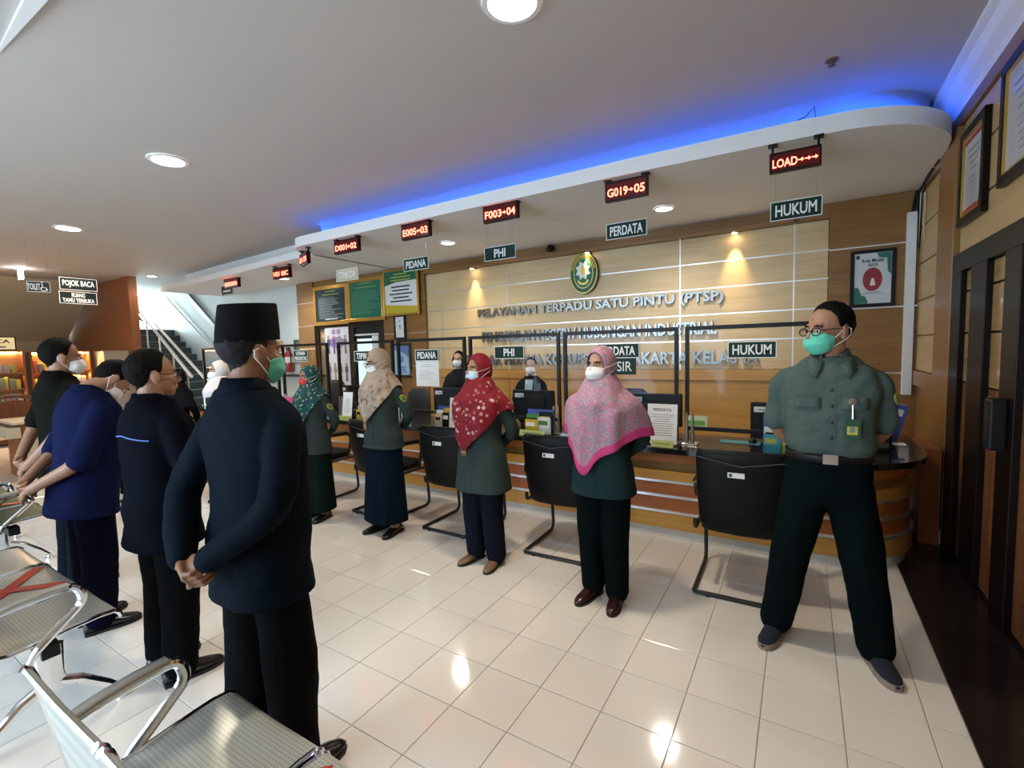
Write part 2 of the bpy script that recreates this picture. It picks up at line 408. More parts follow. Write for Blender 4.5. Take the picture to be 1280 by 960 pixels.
# ---- right wall: grooved maple boards, a brown post, a dark framed door
wall_right = struct(box('wall_right', WALL_X, WALL_X+0.2, -3.2, WALL_Y+0.2, 0, CEIL_Z, M_TEAK))
ZS = [3.03, 2.74, 2.42, 2.12]
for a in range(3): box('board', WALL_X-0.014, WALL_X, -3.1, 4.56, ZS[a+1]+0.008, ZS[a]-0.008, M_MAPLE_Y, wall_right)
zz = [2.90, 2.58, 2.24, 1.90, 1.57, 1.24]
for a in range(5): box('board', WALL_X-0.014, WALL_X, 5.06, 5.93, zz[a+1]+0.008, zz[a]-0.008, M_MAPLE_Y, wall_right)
box('dado_rail', WALL_X-0.04, WALL_X, 5.04, 5.93, 1.10, 1.24, M_TEAK, wall_right, 0.006)
box('post', WALL_X-0.05, WALL_X, 4.58, 5.05, 0.0, 3.02, M_TEAK_Z, wall_right, 0.004)
box('baseboard_right', WALL_X-0.06, WALL_X, 4.59, 5.9, 0.0, 0.10, M_WHITE, wall_right)
box('picture_rail', WALL_X-0.035, WALL_X, -3.1, 5.0, 3.03, 3.12, M_TEAK, wall_right, 0.004)
cn = MB(); prof = [(0.0, 3.12), (-0.03, 3.12), (-0.045, 3.16), (-0.09, 3.20), (-0.115, 3.26), (-0.15, 3.275), (-0.15, 3.30), (0.0, 3.30)]
cn.rings([[V((WALL_X+x, y, z)) for x, z in prof] for y in (-3.1, 4.9)]); cn.build('cornice', M_SOFFIT, wall_right, smooth=False)
# cables running down the corner
for k, (dx, col) in enumerate(((0.0, M_BLACK), (0.03, M_BLACK), (0.06, M_WHITE), (0.085, M_BLACK))):
    MB().tube([(WALL_X-0.03-dx*0.3, 4.85-dx, 3.10-dx), (WALL_X-0.05, 5.1, 2.965-dx*0.2), (WALL_X-0.05, 5.5, 2.93+0.01*k), (WALL_X-0.05+0.01*k, 5.88, 2.9), (WALL_X-0.03, 5.9, 2.4)], 0.011, 6).build('cable', col, wall_right)
MB().tube([(WALL_X-0.03, 5.70, 2.86), (WALL_X-0.03, 5.66, 2.75), (WALL_X-0.03, 5.70, 2.6), (WALL_X-0.03, 5.66, 2.48), (WALL_X-0.03, 5.62, 2.42)], 0.008, 6).build('cable', mat('cream_cable', (0.55, 0.45, 0.25)), wall_right)
door1 = struct(box('door_1', WALL_X-0.006, WALL_X-0.001, 1.2, 4.56, 0.0, 2.12, M_DARKWOOD))
box('door_head', WALL_X-0.05, WALL_X-0.002, 1.2, 4.56, 1.99, 2.12, M_DARKWOOD, door1, 0.004)
for y0, y1 in ((4.34, 4.56), (3.82, 4.11), (3.30, 3.52), (2.2, 2.45), (1.2, 1.4)): box('door_stile', WALL_X-0.05, WALL_X-0.002, y0, y1, 0, 1.99, M_DARKWOOD, door1, 0.004)
box('door_handle', WALL_X-0.12, WALL_X-0.05, 3.36, 3.46, 0.95, 1.22, M_BLACK, door1, 0.01)
M_PANEWOOD = wood('pane_maple_view', (0.40, 0.25, 0.10), (0.48, 0.31, 0.13), rough=0.15, axis='Y', coat=0.6)
M_PANERED = wood('pane_red_brown_view', (0.20, 0.075, 0.028), (0.27, 0.11, 0.04), rough=0.15, axis='Z', coat=0.6)
for y0, y1 in ((4.11, 4.34), (3.52, 3.82), (2.45, 3.30), (1.4, 2.2)):  # glass panes; the wood showing in the glass is put into their colour
    zz = [1.99, 1.85, 1.57, 1.24]
    for a in range(3): box('door_pane', WALL_X-0.016, WALL_X-0.005, y0, y1, zz[a+1]+0.007, zz[a]-0.007, M_PANEWOOD, door1)
    box('door_pane', WALL_X-0.016, WALL_X-0.005, y0, y1, 0.03, 1.235, M_PANERED, door1)

# ---- wall behind the camera with its glazed front, wall at the far left
wf = struct(box('wall_front', LEFT_X-0.2, -7.2, -3.2, -3.05, 0, CEIL_Z, M_CREAM))
box('wall_pier', -1.3, WALL_X+0.2, -3.2, -3.05, 0, CEIL_Z, M_CREAM, wf); box('wall_head', -7.2, -1.3, -3.2, -3.05, 2.75, CEIL_Z, M_CREAM, wf)
box('wall_apron', -7.2, -1.3, -3.2, -3.05, 0, 0.35, M_CREAM, wf)
win = struct(empty('window_1', (0, 0, 0)))
for x in (-7.2, -5.75, -4.3, -2.8, -1.36): box('mullion', x, x+0.06, -3.16, -3.1, 0.35, 2.75, M_BLACK, win)
for z in (0.35, 2.69): box('window_rail', -7.2, -1.3, -3.16, -3.1, z, z+0.06, M_BLACK, win)
for x in (-7.14, -5.69, -4.24, -2.74): box('pane', x, x+1.39, -3.135, -3.13, 0.41, 2.69, M_GLASS, win)
wall_left = struct(box('wall_left', LEFT_X-0.2, LEFT_X, -3.2, 4.40, 0, CEIL_Z, M_CREAM))
# sloping underside of the upper stair flight, over the reading corner
ss = MB(); ss.prism([(-13.9, CEIL_Z), (LEFT_X, CEIL_Z), (LEFT_X, 2.04)], -3.1, 4.38)
ss.build('sloping_soffit', M_CREAM, wall_left, smooth=False)
trim = struct(box('trim_2', LEFT_X, -12.25, 4.44, 4.52, 0.0, CEIL_Z, M_REDWOOD))
box('end_post', -12.55, -12.2, 4.40, 4.56, 0.0, CEIL_Z, M_REDWOOD, trim, 0.004)
# ---- staircase going up to the left, with steel rails and a bright window on the landing
M_STEP = mat('grey_stair_tile', (0.05, 0.068, 0.07), rough=0.3, var=0.15)
M_NOSE = mat('pale_step_edge', (0.20, 0.23, 0.23), rough=0.4)
stair = struct(empty('stairs', (0, 0, 0)))
for k in range(14):
    x1 = -10.6-k*0.27
    for q in range(3):
        y0 = 4.56+q*0.49
        box('riser_tile', x1-0.02, x1, y0+0.004, y0+0.486, k*0.163, (k+1)*0.163-0.012, M_STEP, stair)
    box('step', x1-0.29, x1+0.012, 4.56, WALL_Y+0.03, (k+1)*0.163-0.012, (k+1)*0.163, M_NOSE, stair)
box('landing', -17.0, -14.38, 4.56, WALL_Y+0.03, 2.17, 2.28, M_STEP, stair)
hr = tag(empty('stair_railing', (-10.6, 4.62, 0)), 'two white steel handrails on posts rising along the stairs', 'railing')
def rail(x0, z0, x1, z1, y, r=0.03):
    MB().tube([(x0+10.6, y-4.62, z0), (x1+10.6, y-4.62, z1)], r, 10).build('handrail', M_WHITE, hr)
rail(-10.30, 1.16, -14.2, 3.92-0.1, 4.64); rail(-9.75, 1.10, -11.7, 2.28, 4.64, 0.026); rail(-12.3, 2.37, -14.2, 3.5, 4.64, 0.026)
for k in range(7):
    x = -9.9-k*0.55; zb = max(0, (-10.6-x)/0.27*0.163+0.1); zt = 1.16+(-10.30-x)*0.69
    MB().tube([(x+10.6, 0.02, zb), (x+10.6, 0.02, zt)], 0.017, 8).build('railing_post', M_STEEL, hr)
wr = tag(empty('wall_handrail', (-14.3, 5.97, 0)), 'thin white handrail fixed to the white wall beside the stairs', 'railing')
MB().tube([(0, 0, 3.14), (2.6, 0, 1.47)], 0.025, 10).build('handrail', M_WHITE, wr)
for k in range(4):
    x = 0.3+k*0.65; z = 3.14-x*0.642
    MB().tube([(x, 0, z-0.02), (x, 0, z-0.07), (x, 0.06, z-0.09)], 0.009, 8).build('bracket', M_STEEL, wr)
# sloping edge of the upper flight against the white wall
MB().prism([(-13.6, 3.30), (-13.35, 3.30), (-11.55, 2.02), (-11.55, 1.90)], 5.96, 6.02).build('trim_3', mat('grey_skirting', (0.22, 0.25, 0.25), rough=0.5), wall_back, smooth=False)
wl2 = struct(box('wall_landing', -17.2, -17.0, 4.4, 6.2, 0, CEIL_Z+0.9, M_WHITEWALL))
win2 = struct(empty('window_2', (0, 0, 0)))
box('pane', -16.9, -16.88, 4.62, 5.98, 2.3, 3.28, emission('bright_sky_pane', (0.85, 0.97, 1.0), 5.0), win2)
for y in (4.6, 5.28, 5.96): box('mullion', -16.87, -16.83, y-0.02, y+0.02, 2.28, 3.3, M_WHITE, win2)
pot = tag(empty('potted_plant', (-14.0, 4.78, 2.12)), 'leafy green plant in a dark pot at the top of the stairs', 'plant')
MB().lathe([(0.07, 0), (0.10, 0.04), (0.13, 0.24), (0.14, 0.26), (0.12, 0.26), (0.11, 0.22)], seg=20).build('pot', mat('dark_pot', (0.05, 0.06, 0.07), rough=0.4), pot)
random.seed(4); lf = MB()
for k in range(46):
    a = random.uniform(0, 2*PI); l = random.uniform(0.15, 0.32); up = random.uniform(0.15, 0.42); d = V((math.cos(a), math.sin(a), 0)); sd = V((-d.y, d.x, 0))*0.035
    p0 = V((0, 0, 0.24)); p1 = p0+d*l*0.5+V((0, 0, up)); p2 = p0+d*l+V((0, 0, up*0.8))
    lf.add([p0, p1+sd, p2, p1-sd, p1+V((0, 0, 0.012))], [(0, 1, 4), (1, 2, 4), (2, 3, 4), (3, 0, 4)])
lf.build('foliage', mat('leaf_green', (0.05, 0.16, 0.04), rough=0.5, var=0.3), pot, smooth=False)

# ================================================================== COUNTER
M_GRANITE = mat('black_granite', (0.012, 0.011, 0.011), rough=0.1, var=0.5, scale=60)
M_ORANGE = wood('orange_veneer', (0.40, 0.13, 0.025), (0.50, 0.18, 0.04), rough=0.35)
M_RUST = wood('rust_veneer', (0.30, 0.085, 0.02), (0.38, 0.12, 0.03), rough=0.35)
M_HONEY = wood('honey_veneer', (0.45, 0.23, 0.045), (0.55, 0.30, 0.07), rough=0.35)
M_OCHRE = wood('ochre_veneer', (0.25, 0.15, 0.035), (0.32, 0.19, 0.05), rough=0.4)
def counter_outline(d):
    pts = [(-8.6, 4.4), (-8.6, 3.75+d), (-4.0, 3.75+d), (0.12, 3.75+d)]
    cx, cy, r = 0.12, 4.33, 0.58-d
    for a in range(10, 91, 10): pts.append((cx+r*math.cos(R(-90+a)), cy+r*math.sin(R(-90+a))))
    pts += [(cx+r, 5.0), (0.2, 5.0), (0.2, 4.4)]
    return pts
counter = tag(empty('service_counter', (-4.0, 3.75, 0)), 'long service counter with black granite top and striped orange wood front', 'counter')
def cband(nm, d, z0, z1, m):
    pts = [(x+4.0, y-3.75) for x, y in counter_outline(d)]
    return slab(nm, pts, z0, z1, m, counter)
cband('kick_board', 0.03, 0.0, 0.085, mat('kick_tile', (0.62, 0.60, 0.55), rough=0.2))
cband('front_band', 0.00, 0.085, 0.212, M_HONEY); cband('silver_strip', -0.006, 0.212, 0.232, M_SILVER)
cband('front_band', 0.012, 0.232, 0.335, M_RUST); cband('silver_strip', 0.004, 0.335, 0.355, M_SILVER)
cband('front_band', 0.018, 0.355, 0.452, M_RUST); cband('silver_strip', 0.010, 0.452, 0.470, M_SILVER)
cband('front_band', 0.016, 0.470, 0.545, M_HONEY); cband('front_band', 0.055, 0.545, 0.618, M_OCHRE); cband('front_band', 0.01, 0.618, 0.70, M_ORANGE)
cband('counter_top', -0.065, 0.70, 0.742, M_GRANITE)
CT = 0.742
plate = MB().box(0.20, 0.33, 3.745, 3.752, 0.60, 0.69)
pl = tag(plate.build('counter_plate', M_LETTER), 'small white and green plate on the counter front behind the standing man', 'sign')
pl.location = (0.02, -0.005, 0)
box('green_print', 0.215, 0.315, 3.742, 3.746, 0.615, 0.675, mat('bright_green_print', (0.02, 0.25, 0.12)), pl)
# side cabinet filling the gap to the wall
sc = tag(box('side_cabinet', 0.78, 0.90, 4.55, 4.98, 0.0, 0.72, M_REDWOOD), 'narrow red-brown cabinet between the rounded counter end and the dark door', 'cabinet')
sc.location = (-0.005, 0.0, 0.0)

# ---- framed glass screens standing on the counter
SY = 3.95
spans = [(-8.35, -7.35), (-7.3, -6.28), (-6.18, -5.2), (-5.0, -4.03), (-3.96, -2.985), (-2.935, -1.90), (-1.86, -0.845), (-0.79, 0.20)]
wins = ['the priority window', 'the priority window', 'the priority service sign', 'the TIPIKOR sign', 'the PIDANA sign', 'the PHI sign', 'the PERDATA and KASIR signs', 'the HUKUM sign']
slab_labels = ['black framed glass screen at the far end of the counter towards the stairs', 'black framed glass screen between the far end screen and the LAYANAN PRIORITAS screen', 'black framed glass counter screen carrying the LAYANAN PRIORITAS sign', 'black framed glass counter screen carrying the TIPIKOR sign', 'black framed glass counter screen carrying the PIDANA sign and a notice', 'black framed glass counter screen carrying the PHI sign', 'black framed glass counter screen carrying the PERDATA and KASIR signs', 'black framed glass counter screen carrying the HUKUM sign']
for (a, b), lb in zip(spans, slab_labels):
    t = tag(empty('glass_screen', ((a+b)/2, SY, CT)), lb, 'screen', 'glass screens on the counter')
    h = (b-a)/2; top = 1.685-CT
    box('frame_top', -h, h, -0.016, 0.016, top-0.032, top, M_BLACK, t)
    for s in (-1, 1): box('frame_post', min(s*h, s*(h-0.028)), max(s*h, s*(h-0.028)), -0.016, 0.016, 0.0, top-0.032, M_BLACK, t)
    box('frame_bottom', -h, h, -0.016, 0.016, 0.115, 0.145, M_BLACK, t)
    box('pane', -h+0.028, h-0.028, -0.003, 0.003, 0.145, top-0.032, M_GLASS, t)
    for s in (-1, 1):
        f = box('foot_plate', s*(h-0.06)-0.08, s*(h-0.06)+0.02*s+0.06, -0.06, 0.05, 0.0, 0.012, M_STEEL, t, 0.003)
        for dx in (0.0, -0.045*s):
            MB().tube([(s*(h-0.015)+dx, -0.028, 0.012), (s*(h-0.015)+dx, -0.024, 0.26)], [0.016, 0.008], 10).build('support_rod', M_STEEL, f)

# ================================================================== SIGNS AND DISPLAYS
def print_lines(parent, w, z0, z1, n, y, m=None, t=0.004, seed=1, centre=True):
    rnd = random.Random(seed); mb = MB()
    for k in range(n):
        z = z0+(z1-z0)*k/max(1, n-1); l = w*rnd.uniform(0.55, 1.0)/2; c = 0 if centre else -w/2+l
        mb.box(c-l, c+l, y-0.0006, y, z-t/2, z+t/2)
    return mb.build('printed_lines', m or M_INK, parent, smooth=False)
def sign(name, label, lines, c, w, h, group=None, hang=None, plate=M_DGREEN, ink=M_LETTER, rz=0, fill=0.72, hts=None, border=True, bold=0.02):
    t = tag(empty(name, c, rz), label, 'sign', group)
    box('plate', -w/2, w/2, -0.006, 0.006, -h/2, h/2, plate, t, 0.0015)
    if border:
        b = 0.006
        fr = MB()
        for x0, x1, z0, z1 in ((-w/2, w/2, h/2-b, h/2), (-w/2, w/2, -h/2, -h/2+b), (-w/2, -w/2+b, -h/2+b, h/2-b), (w/2-b, w/2, -h/2+b, h/2-b)):
            fr.box(x0, x1, -0.009, -0.006, z0, z1)
        fr.build('border', ink, t, smooth=False)
    n = len(lines); lh = h*(0.60 if n == 1 else 0.34)
    for k, ln in enumerate(lines):
        ww = w*fill*(len(ln)/max(len(q) for q in lines)) if n > 1 else w*fill
        text('lettering', ln, lh, ww, ink, t, (0, -0.008, ((n-1)/2-k)*h*0.44), 0.002, bold)
    if hang:
        for s in (-1, 1): MB().tube([(s*w*0.4, 0, h/2), (s*w*0.4, 0, hang-c[2])], 0.0012, 5).build('hanging_wire', M_STEEL, t)
    return t
HS = 'dark green signs hanging over the counter windows'
HY = 4.6
for body, px0, px1, pm, lab in (('HUKUM', 963, 1028, 261, 'hanging dark green sign reading HUKUM'), ('PERDATA', 758, 809, 287, 'hanging dark green sign reading PERDATA'), ('PHI', 606, 645, 316, 'hanging dark green sign reading PHI'), ('PIDANA', 505, 536, 330, 'hanging dark green sign reading PIDANA')):
    a = on_y(px0, pm+3, HY); b = on_y(px1, pm-3, HY)
    sign('hanging_sign', lab, [body], ((a.x+b.x)/2, HY, (a.z+b.z)/2), b.x-a.x, 0.155, HS, SOF_Z, fill=0.36 if body == 'PHI' else 0.80)
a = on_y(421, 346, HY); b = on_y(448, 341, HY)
sign('hanging_sign', 'hanging sign reading TIPIKOR, its plate cream from painted glare, above the gold framed boards', ['TIPIKOR'], ((a.x+b.x)/2, HY, (a.z+b.z)/2), b.x-a.x, 0.17, HS, SOF_Z, plate=mat('sign_glare', (0.52, 0.47, 0.33), rough=0.2), fill=0.8)  # the cream is glare on the sign, put into the plate colour
ht = on_y(284, 362, 5.2)
ht = sign('hanging_sign', 'small black edged hanging sign near the white wall and the stairs', [], (ht.x, 5.2, ht.z), 0.42, 0.2, None, SOF_Z)
print_lines(ht, 0.3, 0.03, -0.03, 2, -0.007, M_LETTER, 0.03)
FY = SY-0.012
for body, px0, px1, p0, p1, lab, fl in (('HUKUM', 910, 971, 428, 446, 'dark green HUKUM sign stuck on a glass counter screen', .8), ('PERDATA', 747, 800, 430, 447, 'dark green PERDATA sign on the glass behind the woman in pink', .8), ('PHI', 619, 656, 434, 447, 'dark green PHI sign stuck on a glass counter screen', .36), ('PIDANA', 520, 549, 437, 451, 'dark green PIDANA sign stuck on a glass counter screen', .8), ('TIPIKOR', 444, 472, 439, 451, 'dark green TIPIKOR sign on the glass behind the woman in beige', .8)):
    a = on_y(px0, (p0+p1)/2, FY); b = on_y(px1, (p0+p1)/2, FY)
    sign('window_sign', lab, [body], ((a.x+b.x)/2, FY-0.007, (a.z+b.z)/2), b.x-a.x, 0.125, 'dark green signs on the glass screens', fill=fl)
a = on_y(750, 458, FY); b = on_y(795, 458, FY)
t = sign('window_sign', 'dark green KASIR sign below the PERDATA sign on the glass', ['KASIR'], ((a.x+b.x)/2, FY-0.007, a.z), b.x-a.x, 0.14, 'dark green signs on the glass screens', fill=.8, border=False, bold=0.0)
a = on_y(368, 445, FY); b = on_y(386, 445, FY)
sign('window_sign', 'dark green LAYANAN PRIORITAS sign on the glass above the woman in green', ['LAYANAN', 'PRIORITAS'], ((a.x+b.x)/2, FY-0.007, a.z), b.x-a.x, 0.155, 'dark green signs on the glass screens', fill=.8)
# paper notice under PIDANA
a = on_y(521, 467, FY); b = on_y(549, 467, FY)
nt_ = tag(empty('paper_notice', ((a.x+b.x)/2, FY-0.006, a.z)), 'white paper notice taped to the glass under the PIDANA sign', 'notice')
box('sheet', -0.165, 0.165, -0.001, 0.001, -0.14, 0.14, M_PAPER, nt_)
print_lines(nt_, 0.2, 0.10, 0.08, 2, -0.0012); print_lines(nt_, 0.23, 0.035, -0.06, 6, -0.0012, t=0.003, centre=False)

# ---- red LED queue displays
M_LEDBOX = mat('display_housing', (0.020, 0.003, 0.005), spec=0.2, rough=0.35, var=0.1)
M_LED = emission('red_led', (1.0, 0.10, 0.06), 7.0)
M_LEDG = mat('display_face', (0.03, 0.002, 0.003), rough=0.2, emit=(1, 0.02, 0.02), estr=0.03)
LG = 'red number displays under the soffit'
def arrow(mb, x, z, s):
    mb.box(x-s, x+s*0.3, -0.001, 0, z-s*0.2, z+s*0.2)
    mb.prism([(x+s*0.1, z-s*0.75), (x+s*1.0, z), (x+s*0.1, z+s*0.75)], -0.001, 0)
def led(label, body, arrows, tail, px0, px1, pyt, pyb, Y=3.97, rz=0.0, tw=0.9):
    a = on_y(px0, (pyt+pyb)/2, Y); b = on_y(px1, (pyt+pyb)/2, Y); c = (a+b)/2; w = max(0.26, (b.x-a.x))
    zt = on_y((px0+px1)/2, pyt, Y).z; zb = on_y((px0+px1)/2, pyb, Y).z; h = zt-zb
    t = tag(empty('queue_display', (c.x, Y, (zt+zb)/2), rz), label, 'display', LG)
    box('housing', -w/2, w/2, -0.02, 0.03, -h/2, h/2, M_LEDBOX, t, 0.004)
    box('face', -w/2+0.012, w/2-0.012, -0.0215, -0.02, -h/2+0.012, h/2-0.02, M_LEDG, t)
    for s in (-1, 1):
        br = MB().box(s*w*0.44-0.008, s*w*0.44+0.008, 0.0, 0.02, h/2, SOF_Z-(zt+zb)/2).box(s*w*0.44-0.03, s*w*0.44+0.03, -0.02, 0.04, SOF_Z-(zt+zb)/2-0.012, SOF_Z-(zt+zb)/2)
        br.build('bracket', M_BLACK, t, smooth=False)
    th = h*0.42; zc = -h*0.08; iw = w*tw
    n = len(body)+len(tail)+arrows; cw = iw/n; x = -iw/2
    text('lettering', body, th, cw*len(body)*0.94, M_LED, t, (x+cw*len(body)/2, -0.0225, zc), 0.001, 0.012); x += cw*len(body)
    if arrows:
        mb = MB()
        for k in range(arrows): arrow(mb, x+cw*(k+0.45), zc, min(cw*0.45, th*0.5))
        mb.build('arrow_lights', M_LED, t, smooth=False, loc=(0, -0.0225, 0)); x += cw*arrows
    if tail: text('lettering', tail, th, cw*len(tail)*0.94, M_LED, t, (x+cw*len(tail)/2, -0.0225, zc), 0.001, 0.012)
led('red LED queue display reading LOAD with arrows', 'LOAD', 3, '', 962, 1027, 187, 212)
led('red LED queue display reading G019 and 05', 'G019', 1, '05', 757, 810, 224, 249)
led('red LED queue display reading F003 and 04', 'F003', 1, '04', 605, 648, 254, 276)
led('red LED queue display reading E005 and 03', 'E005', 1, '03', 503, 538, 278, 298)
led('red LED queue display reading D001 and 02', 'D001', 1, '02', 419, 449, 299, 316)
led('red LED queue display on the rounded corner of the soffit', 'D1 DI', 0, '', 371, 391, 316, 331, Y=4.05, rz=-0.35)
led('red LED queue display on the far soffit beside a round lamp', 'H01 00C', 0, '', 342, 363, 334, 348, Y=4.55)
led('red LED queue display at the far end of the soffit near the stairs', '000000', 0, '', 281, 299, 348, 360, Y=4.75)

# ---- steel letters and emblem on the panelled wall
M_LETTERSTEEL = mat('mirror_steel_letters', (0.30, 0.295, 0.28), rough=0.30, metal=1.0, var=0.15, scale=6)
LGp = 'rows of raised steel lettering on the panelled wall'
for body, z, x0, x1, hh in (('PELAYANAN TERPADU SATU PINTU (PTSP)', 2.085, -4.24, -0.77, 0.155), ('PENGADILAN NEGERI / HUBUNGAN INDUSTRIAL', 1.735, -4.17, -0.84, 0.155), ('TINDAK PIDANA KORUPSI YOGYAKARTA KELAS IA', 1.385, -4.50, -0.40, 0.155)):
    t = tag(empty('wall_lettering', ((x0+x1)/2, WALL_Y-0.02, z)), 'raised steel letters on the wall reading '+body.replace(' / ', ' '), 'lettering', LGp)
    me = text_mesh(body, hh, x1-x0, 0.035, 0.03, res=2)
    for vs, fs in islands(me):
        MB().add([q-V((0, 0.018, 0)) for q in vs], fs).build('letter', M_LETTERSTEEL, t, angle=30)
em = tag(empty('court_emblem', (-2.48, WALL_Y-0.016, 2.52)), 'oval green and gold court emblem mounted on the panelled wall', 'emblem')
def oval(nm, rx, rz, y0, y1, m, parent=em):
    n = 40; MB().prism([(rx*math.cos(2*PI*k/n), rz*math.sin(2*PI*k/n)) for k in range(n)], y0, y1).build(nm, m, parent, angle=30)
M_EMG = mat('emblem_green', (0.010, 0.075, 0.028), rough=0.3); M_EMGOLD = mat('emblem_gold', (0.75, 0.55, 0.12), rough=0.3, metal=0.5)
oval('back_plate', 0.200, 0.270, -0.06, 0, mat('emblem_back', (0.06, 0.05, 0.03), rough=0.4)); oval('gold_rim', 0.195, 0.265, -0.068, -0.05, M_EMGOLD)
oval('outer_field', 0.182, 0.252, -0.071, -0.06, M_EMG); oval('inner_rim', 0.140, 0.200, -0.074, -0.065, M_EMGOLD); oval('inner_field', 0.130, 0.190, -0.077, -0.07, mat('emblem_mid_green', (0.015, 0.15, 0.065), rough=0.3))
MB().prism([((0.112 if k % 2 else 0.075)*math.cos(2*PI*k/16), 0.035+(0.130 if k % 2 else 0.09)*math.sin(2*PI*k/16)) for k in range(16)], -0.084, -0.076).build('flower', mat('emblem_white', (0.9, 0.9, 0.8), rough=0.4), em, smooth=False)
MB().prism([(0.03*math.cos(2*PI*k/20), 0.035+0.06*math.sin(2*PI*k/20)) for k in range(20)], -0.088, -0.083).build('flower_centre', M_EMGOLD, em, smooth=False)
MB().prism([(0.085*math.cos(R(200+k*14)), -0.075+0.08*math.sin(R(200+k*14))) for k in range(11)]+[(0.07*math.cos(R(340-k*14)), -0.055+0.07*math.sin(R(340-k*14))) for k in range(11)], -0.083, -0.076).build('ribbon', M_EMGOLD, em, smooth=False)
mb = MB()
for k in range(30):
    a = R(15+k*150/29); p = V((0.161*math.cos(a), 0, 0.226*math.sin(a))); M4 = Matrix.Translation(p) @ Matrix.Rotation(-(a-PI/2), 4, 'Y'); mb.box(-0.005, 0.005, -0.074, -0.070, -0.013, 0.013, M4)
mb.build('rim_lettering', M_EMGOLD, em, smooth=False)
# small black camera under the crown board
cc = tag(empty('wall_camera', (-2.95, WALL_Y-0.10, 2.90)), 'small black dome camera on the brown crown board above the emblem', 'camera')
MB().box(-0.03, 0.03, -0.03, 0.05, 0.0, 0.045).build('mount', M_BLACK, cc, 0.005)
MB().ell((0, -0.03, -0.01), (0.05, 0.05, 0.04)).build('dome', M_BLACK, cc)

# ================================================================== FRAMES AND POSTERS
def frame(name, label, c, w, h, fm, fw, pic, axis='y', depth=0.03, cat='picture', tilt=0.0, group=None):
    """framed board: hangs on the back wall (axis y) or the right wall (axis x)"""
    t = tag(empty(name, c, 0 if axis == 'y' else PI/2*-1), label, cat, group)
    fr = MB()
    def bar(x0, x1, z0, z1): fr.box(x0, x1, -depth, 0, z0, z1)
    bar(-w/2, w/2, h/2-fw, h/2); bar(-w/2, w/2, -h/2, -h/2+fw); bar(-w/2, -w/2+fw, -h/2+fw, h/2-fw); bar(w/2-fw, w/2, -h/2+fw, h/2-fw)
    fr.build('frame', fm, t, 0.004, smooth=False)
    box('board', -w/2+fw, w/2-fw, -depth*0.5, 0, -h/2+fw, h/2-fw, pic, t)
    return t
def blob_print(parent, nm, poly, y, m):
    MB().prism(poly, y-0.001, y).build(nm, m, parent, smooth=False)
M_BG = mat('board_dark_teal', (0.012, 0.035, 0.045), rough=0.25); M_GB = mat('board_green', (0.02, 0.17, 0.10), rough=0.2, var=0.1, scale=3)
FRY = WALL_Y-0.09
def wallspan(px0, px1, Y): return on_y(px0, 380, Y).x, on_y(px1, 380, Y).x
t = frame('service_board', 'gold framed dark teal notice board with pale lines of text', (-7.60, FRY, 2.46), 1.0, 0.74, M_GOLD, 0.07, M_BG, group='gold framed boards above the glazed door')
print_lines(t, 0.5, 0.26, 0.20, 2, -0.016, mat('gold_print', (0.25, 0.35, 0.08)), 0.018); print_lines(t, 0.7, 0.14, -0.24, 13, -0.016, mat('pale_print', (0.30, 0.36, 0.38)), 0.008, 3, False); print_lines(t, 0.6, -0.26, -0.26, 1, -0.016, M_PAPER, 0.012)
t = frame('service_board', 'gold framed bright green notice board with fine lines of text', (-6.64, FRY, 2.49), 0.92, 0.76, M_GOLD, 0.06, M_GB, group='gold framed boards above the glazed door')
print_lines(t, 0.6, 0.29, 0.22, 2, -0.016, mat('yellow_green_print', (0.22, 0.36, 0.08)), 0.014); print_lines(t, 0.74, 0.15, -0.25, 14, -0.016, mat('mint_print', (0.12, 0.33, 0.22)), 0.006, 5, False)
t = frame('service_board', 'gold framed green white and yellow motto board', (-5.76, FRY-0.02, 2.55), 0.80, 0.78, M_GOLD, 0.035, M_PAPER, group='gold framed boards above the glazed door')
blob_print(t, 'green_band', [(-0.365, 0.355), (-0.365, 0.12), (-0.1, 0.17), (0.365, 0.18), (0.365, 0.355)], -0.016, M_GB)
blob_print(t, 'yellow_band', [(-0.365, -0.355), (0.365, -0.355), (0.365, -0.25), (-0.365, -0.20)], -0.016, mat('yellow_print', (0.55, 0.42, 0.02)))
print_lines(t, 0.5, 0.30, 0.20, 3, -0.0175, mat('lime_print', (0.35, 0.45, 0.05)), 0.02); print_lines(t, 0.62, 0.09, -0.15, 5, -0.0175, M_BLACK, 0.022, 7)
t = frame('certificate', 'small black framed white certificate on the brown pillar', (-5.86, WALL_Y-0.062, 1.965), 0.27, 0.42, M_BLACK, 0.035, M_PAPER, group='black framed sheets on the brown pillar')
print_lines(t, 0.04, 0.12, 0.09, 3, -0.016, M_INK, 0.012); print_lines(t, 0.06, 0.03, -0.02, 3, -0.016, mat('olive_print', (0.10, 0.10, 0.04)), 0.015, 9)
M_BLUEP = mat('blue_poster', (0.10, 0.24, 0.55), rough=0.3); M_SKYP = mat('pale_blue_poster', (0.35, 0.58, 0.78), rough=0.3)
t = frame('certificate', 'black framed pale blue poster on the brown pillar', (-5.85, WALL_Y-0.062, 1.40), 0.44, 0.58, M_BLACK, 0.04, M_SKYP, group='black framed sheets on the brown pillar')
blob_print(t, 'blue_corner', [(-0.18, 0.25), (0.18, 0.25), (0.18, 0.05), (0.0, 0.15), (-0.18, 0.18)], -0.016, M_BLUEP)
MB().ell((0, -0.016, 0.02), (0.05, 0.002, 0.06)).build('round_print', M_BLUEP, t); print_lines(t, 0.3, -0.12, -0.20, 3, -0.016, M_BLUEP, 0.03, 4)
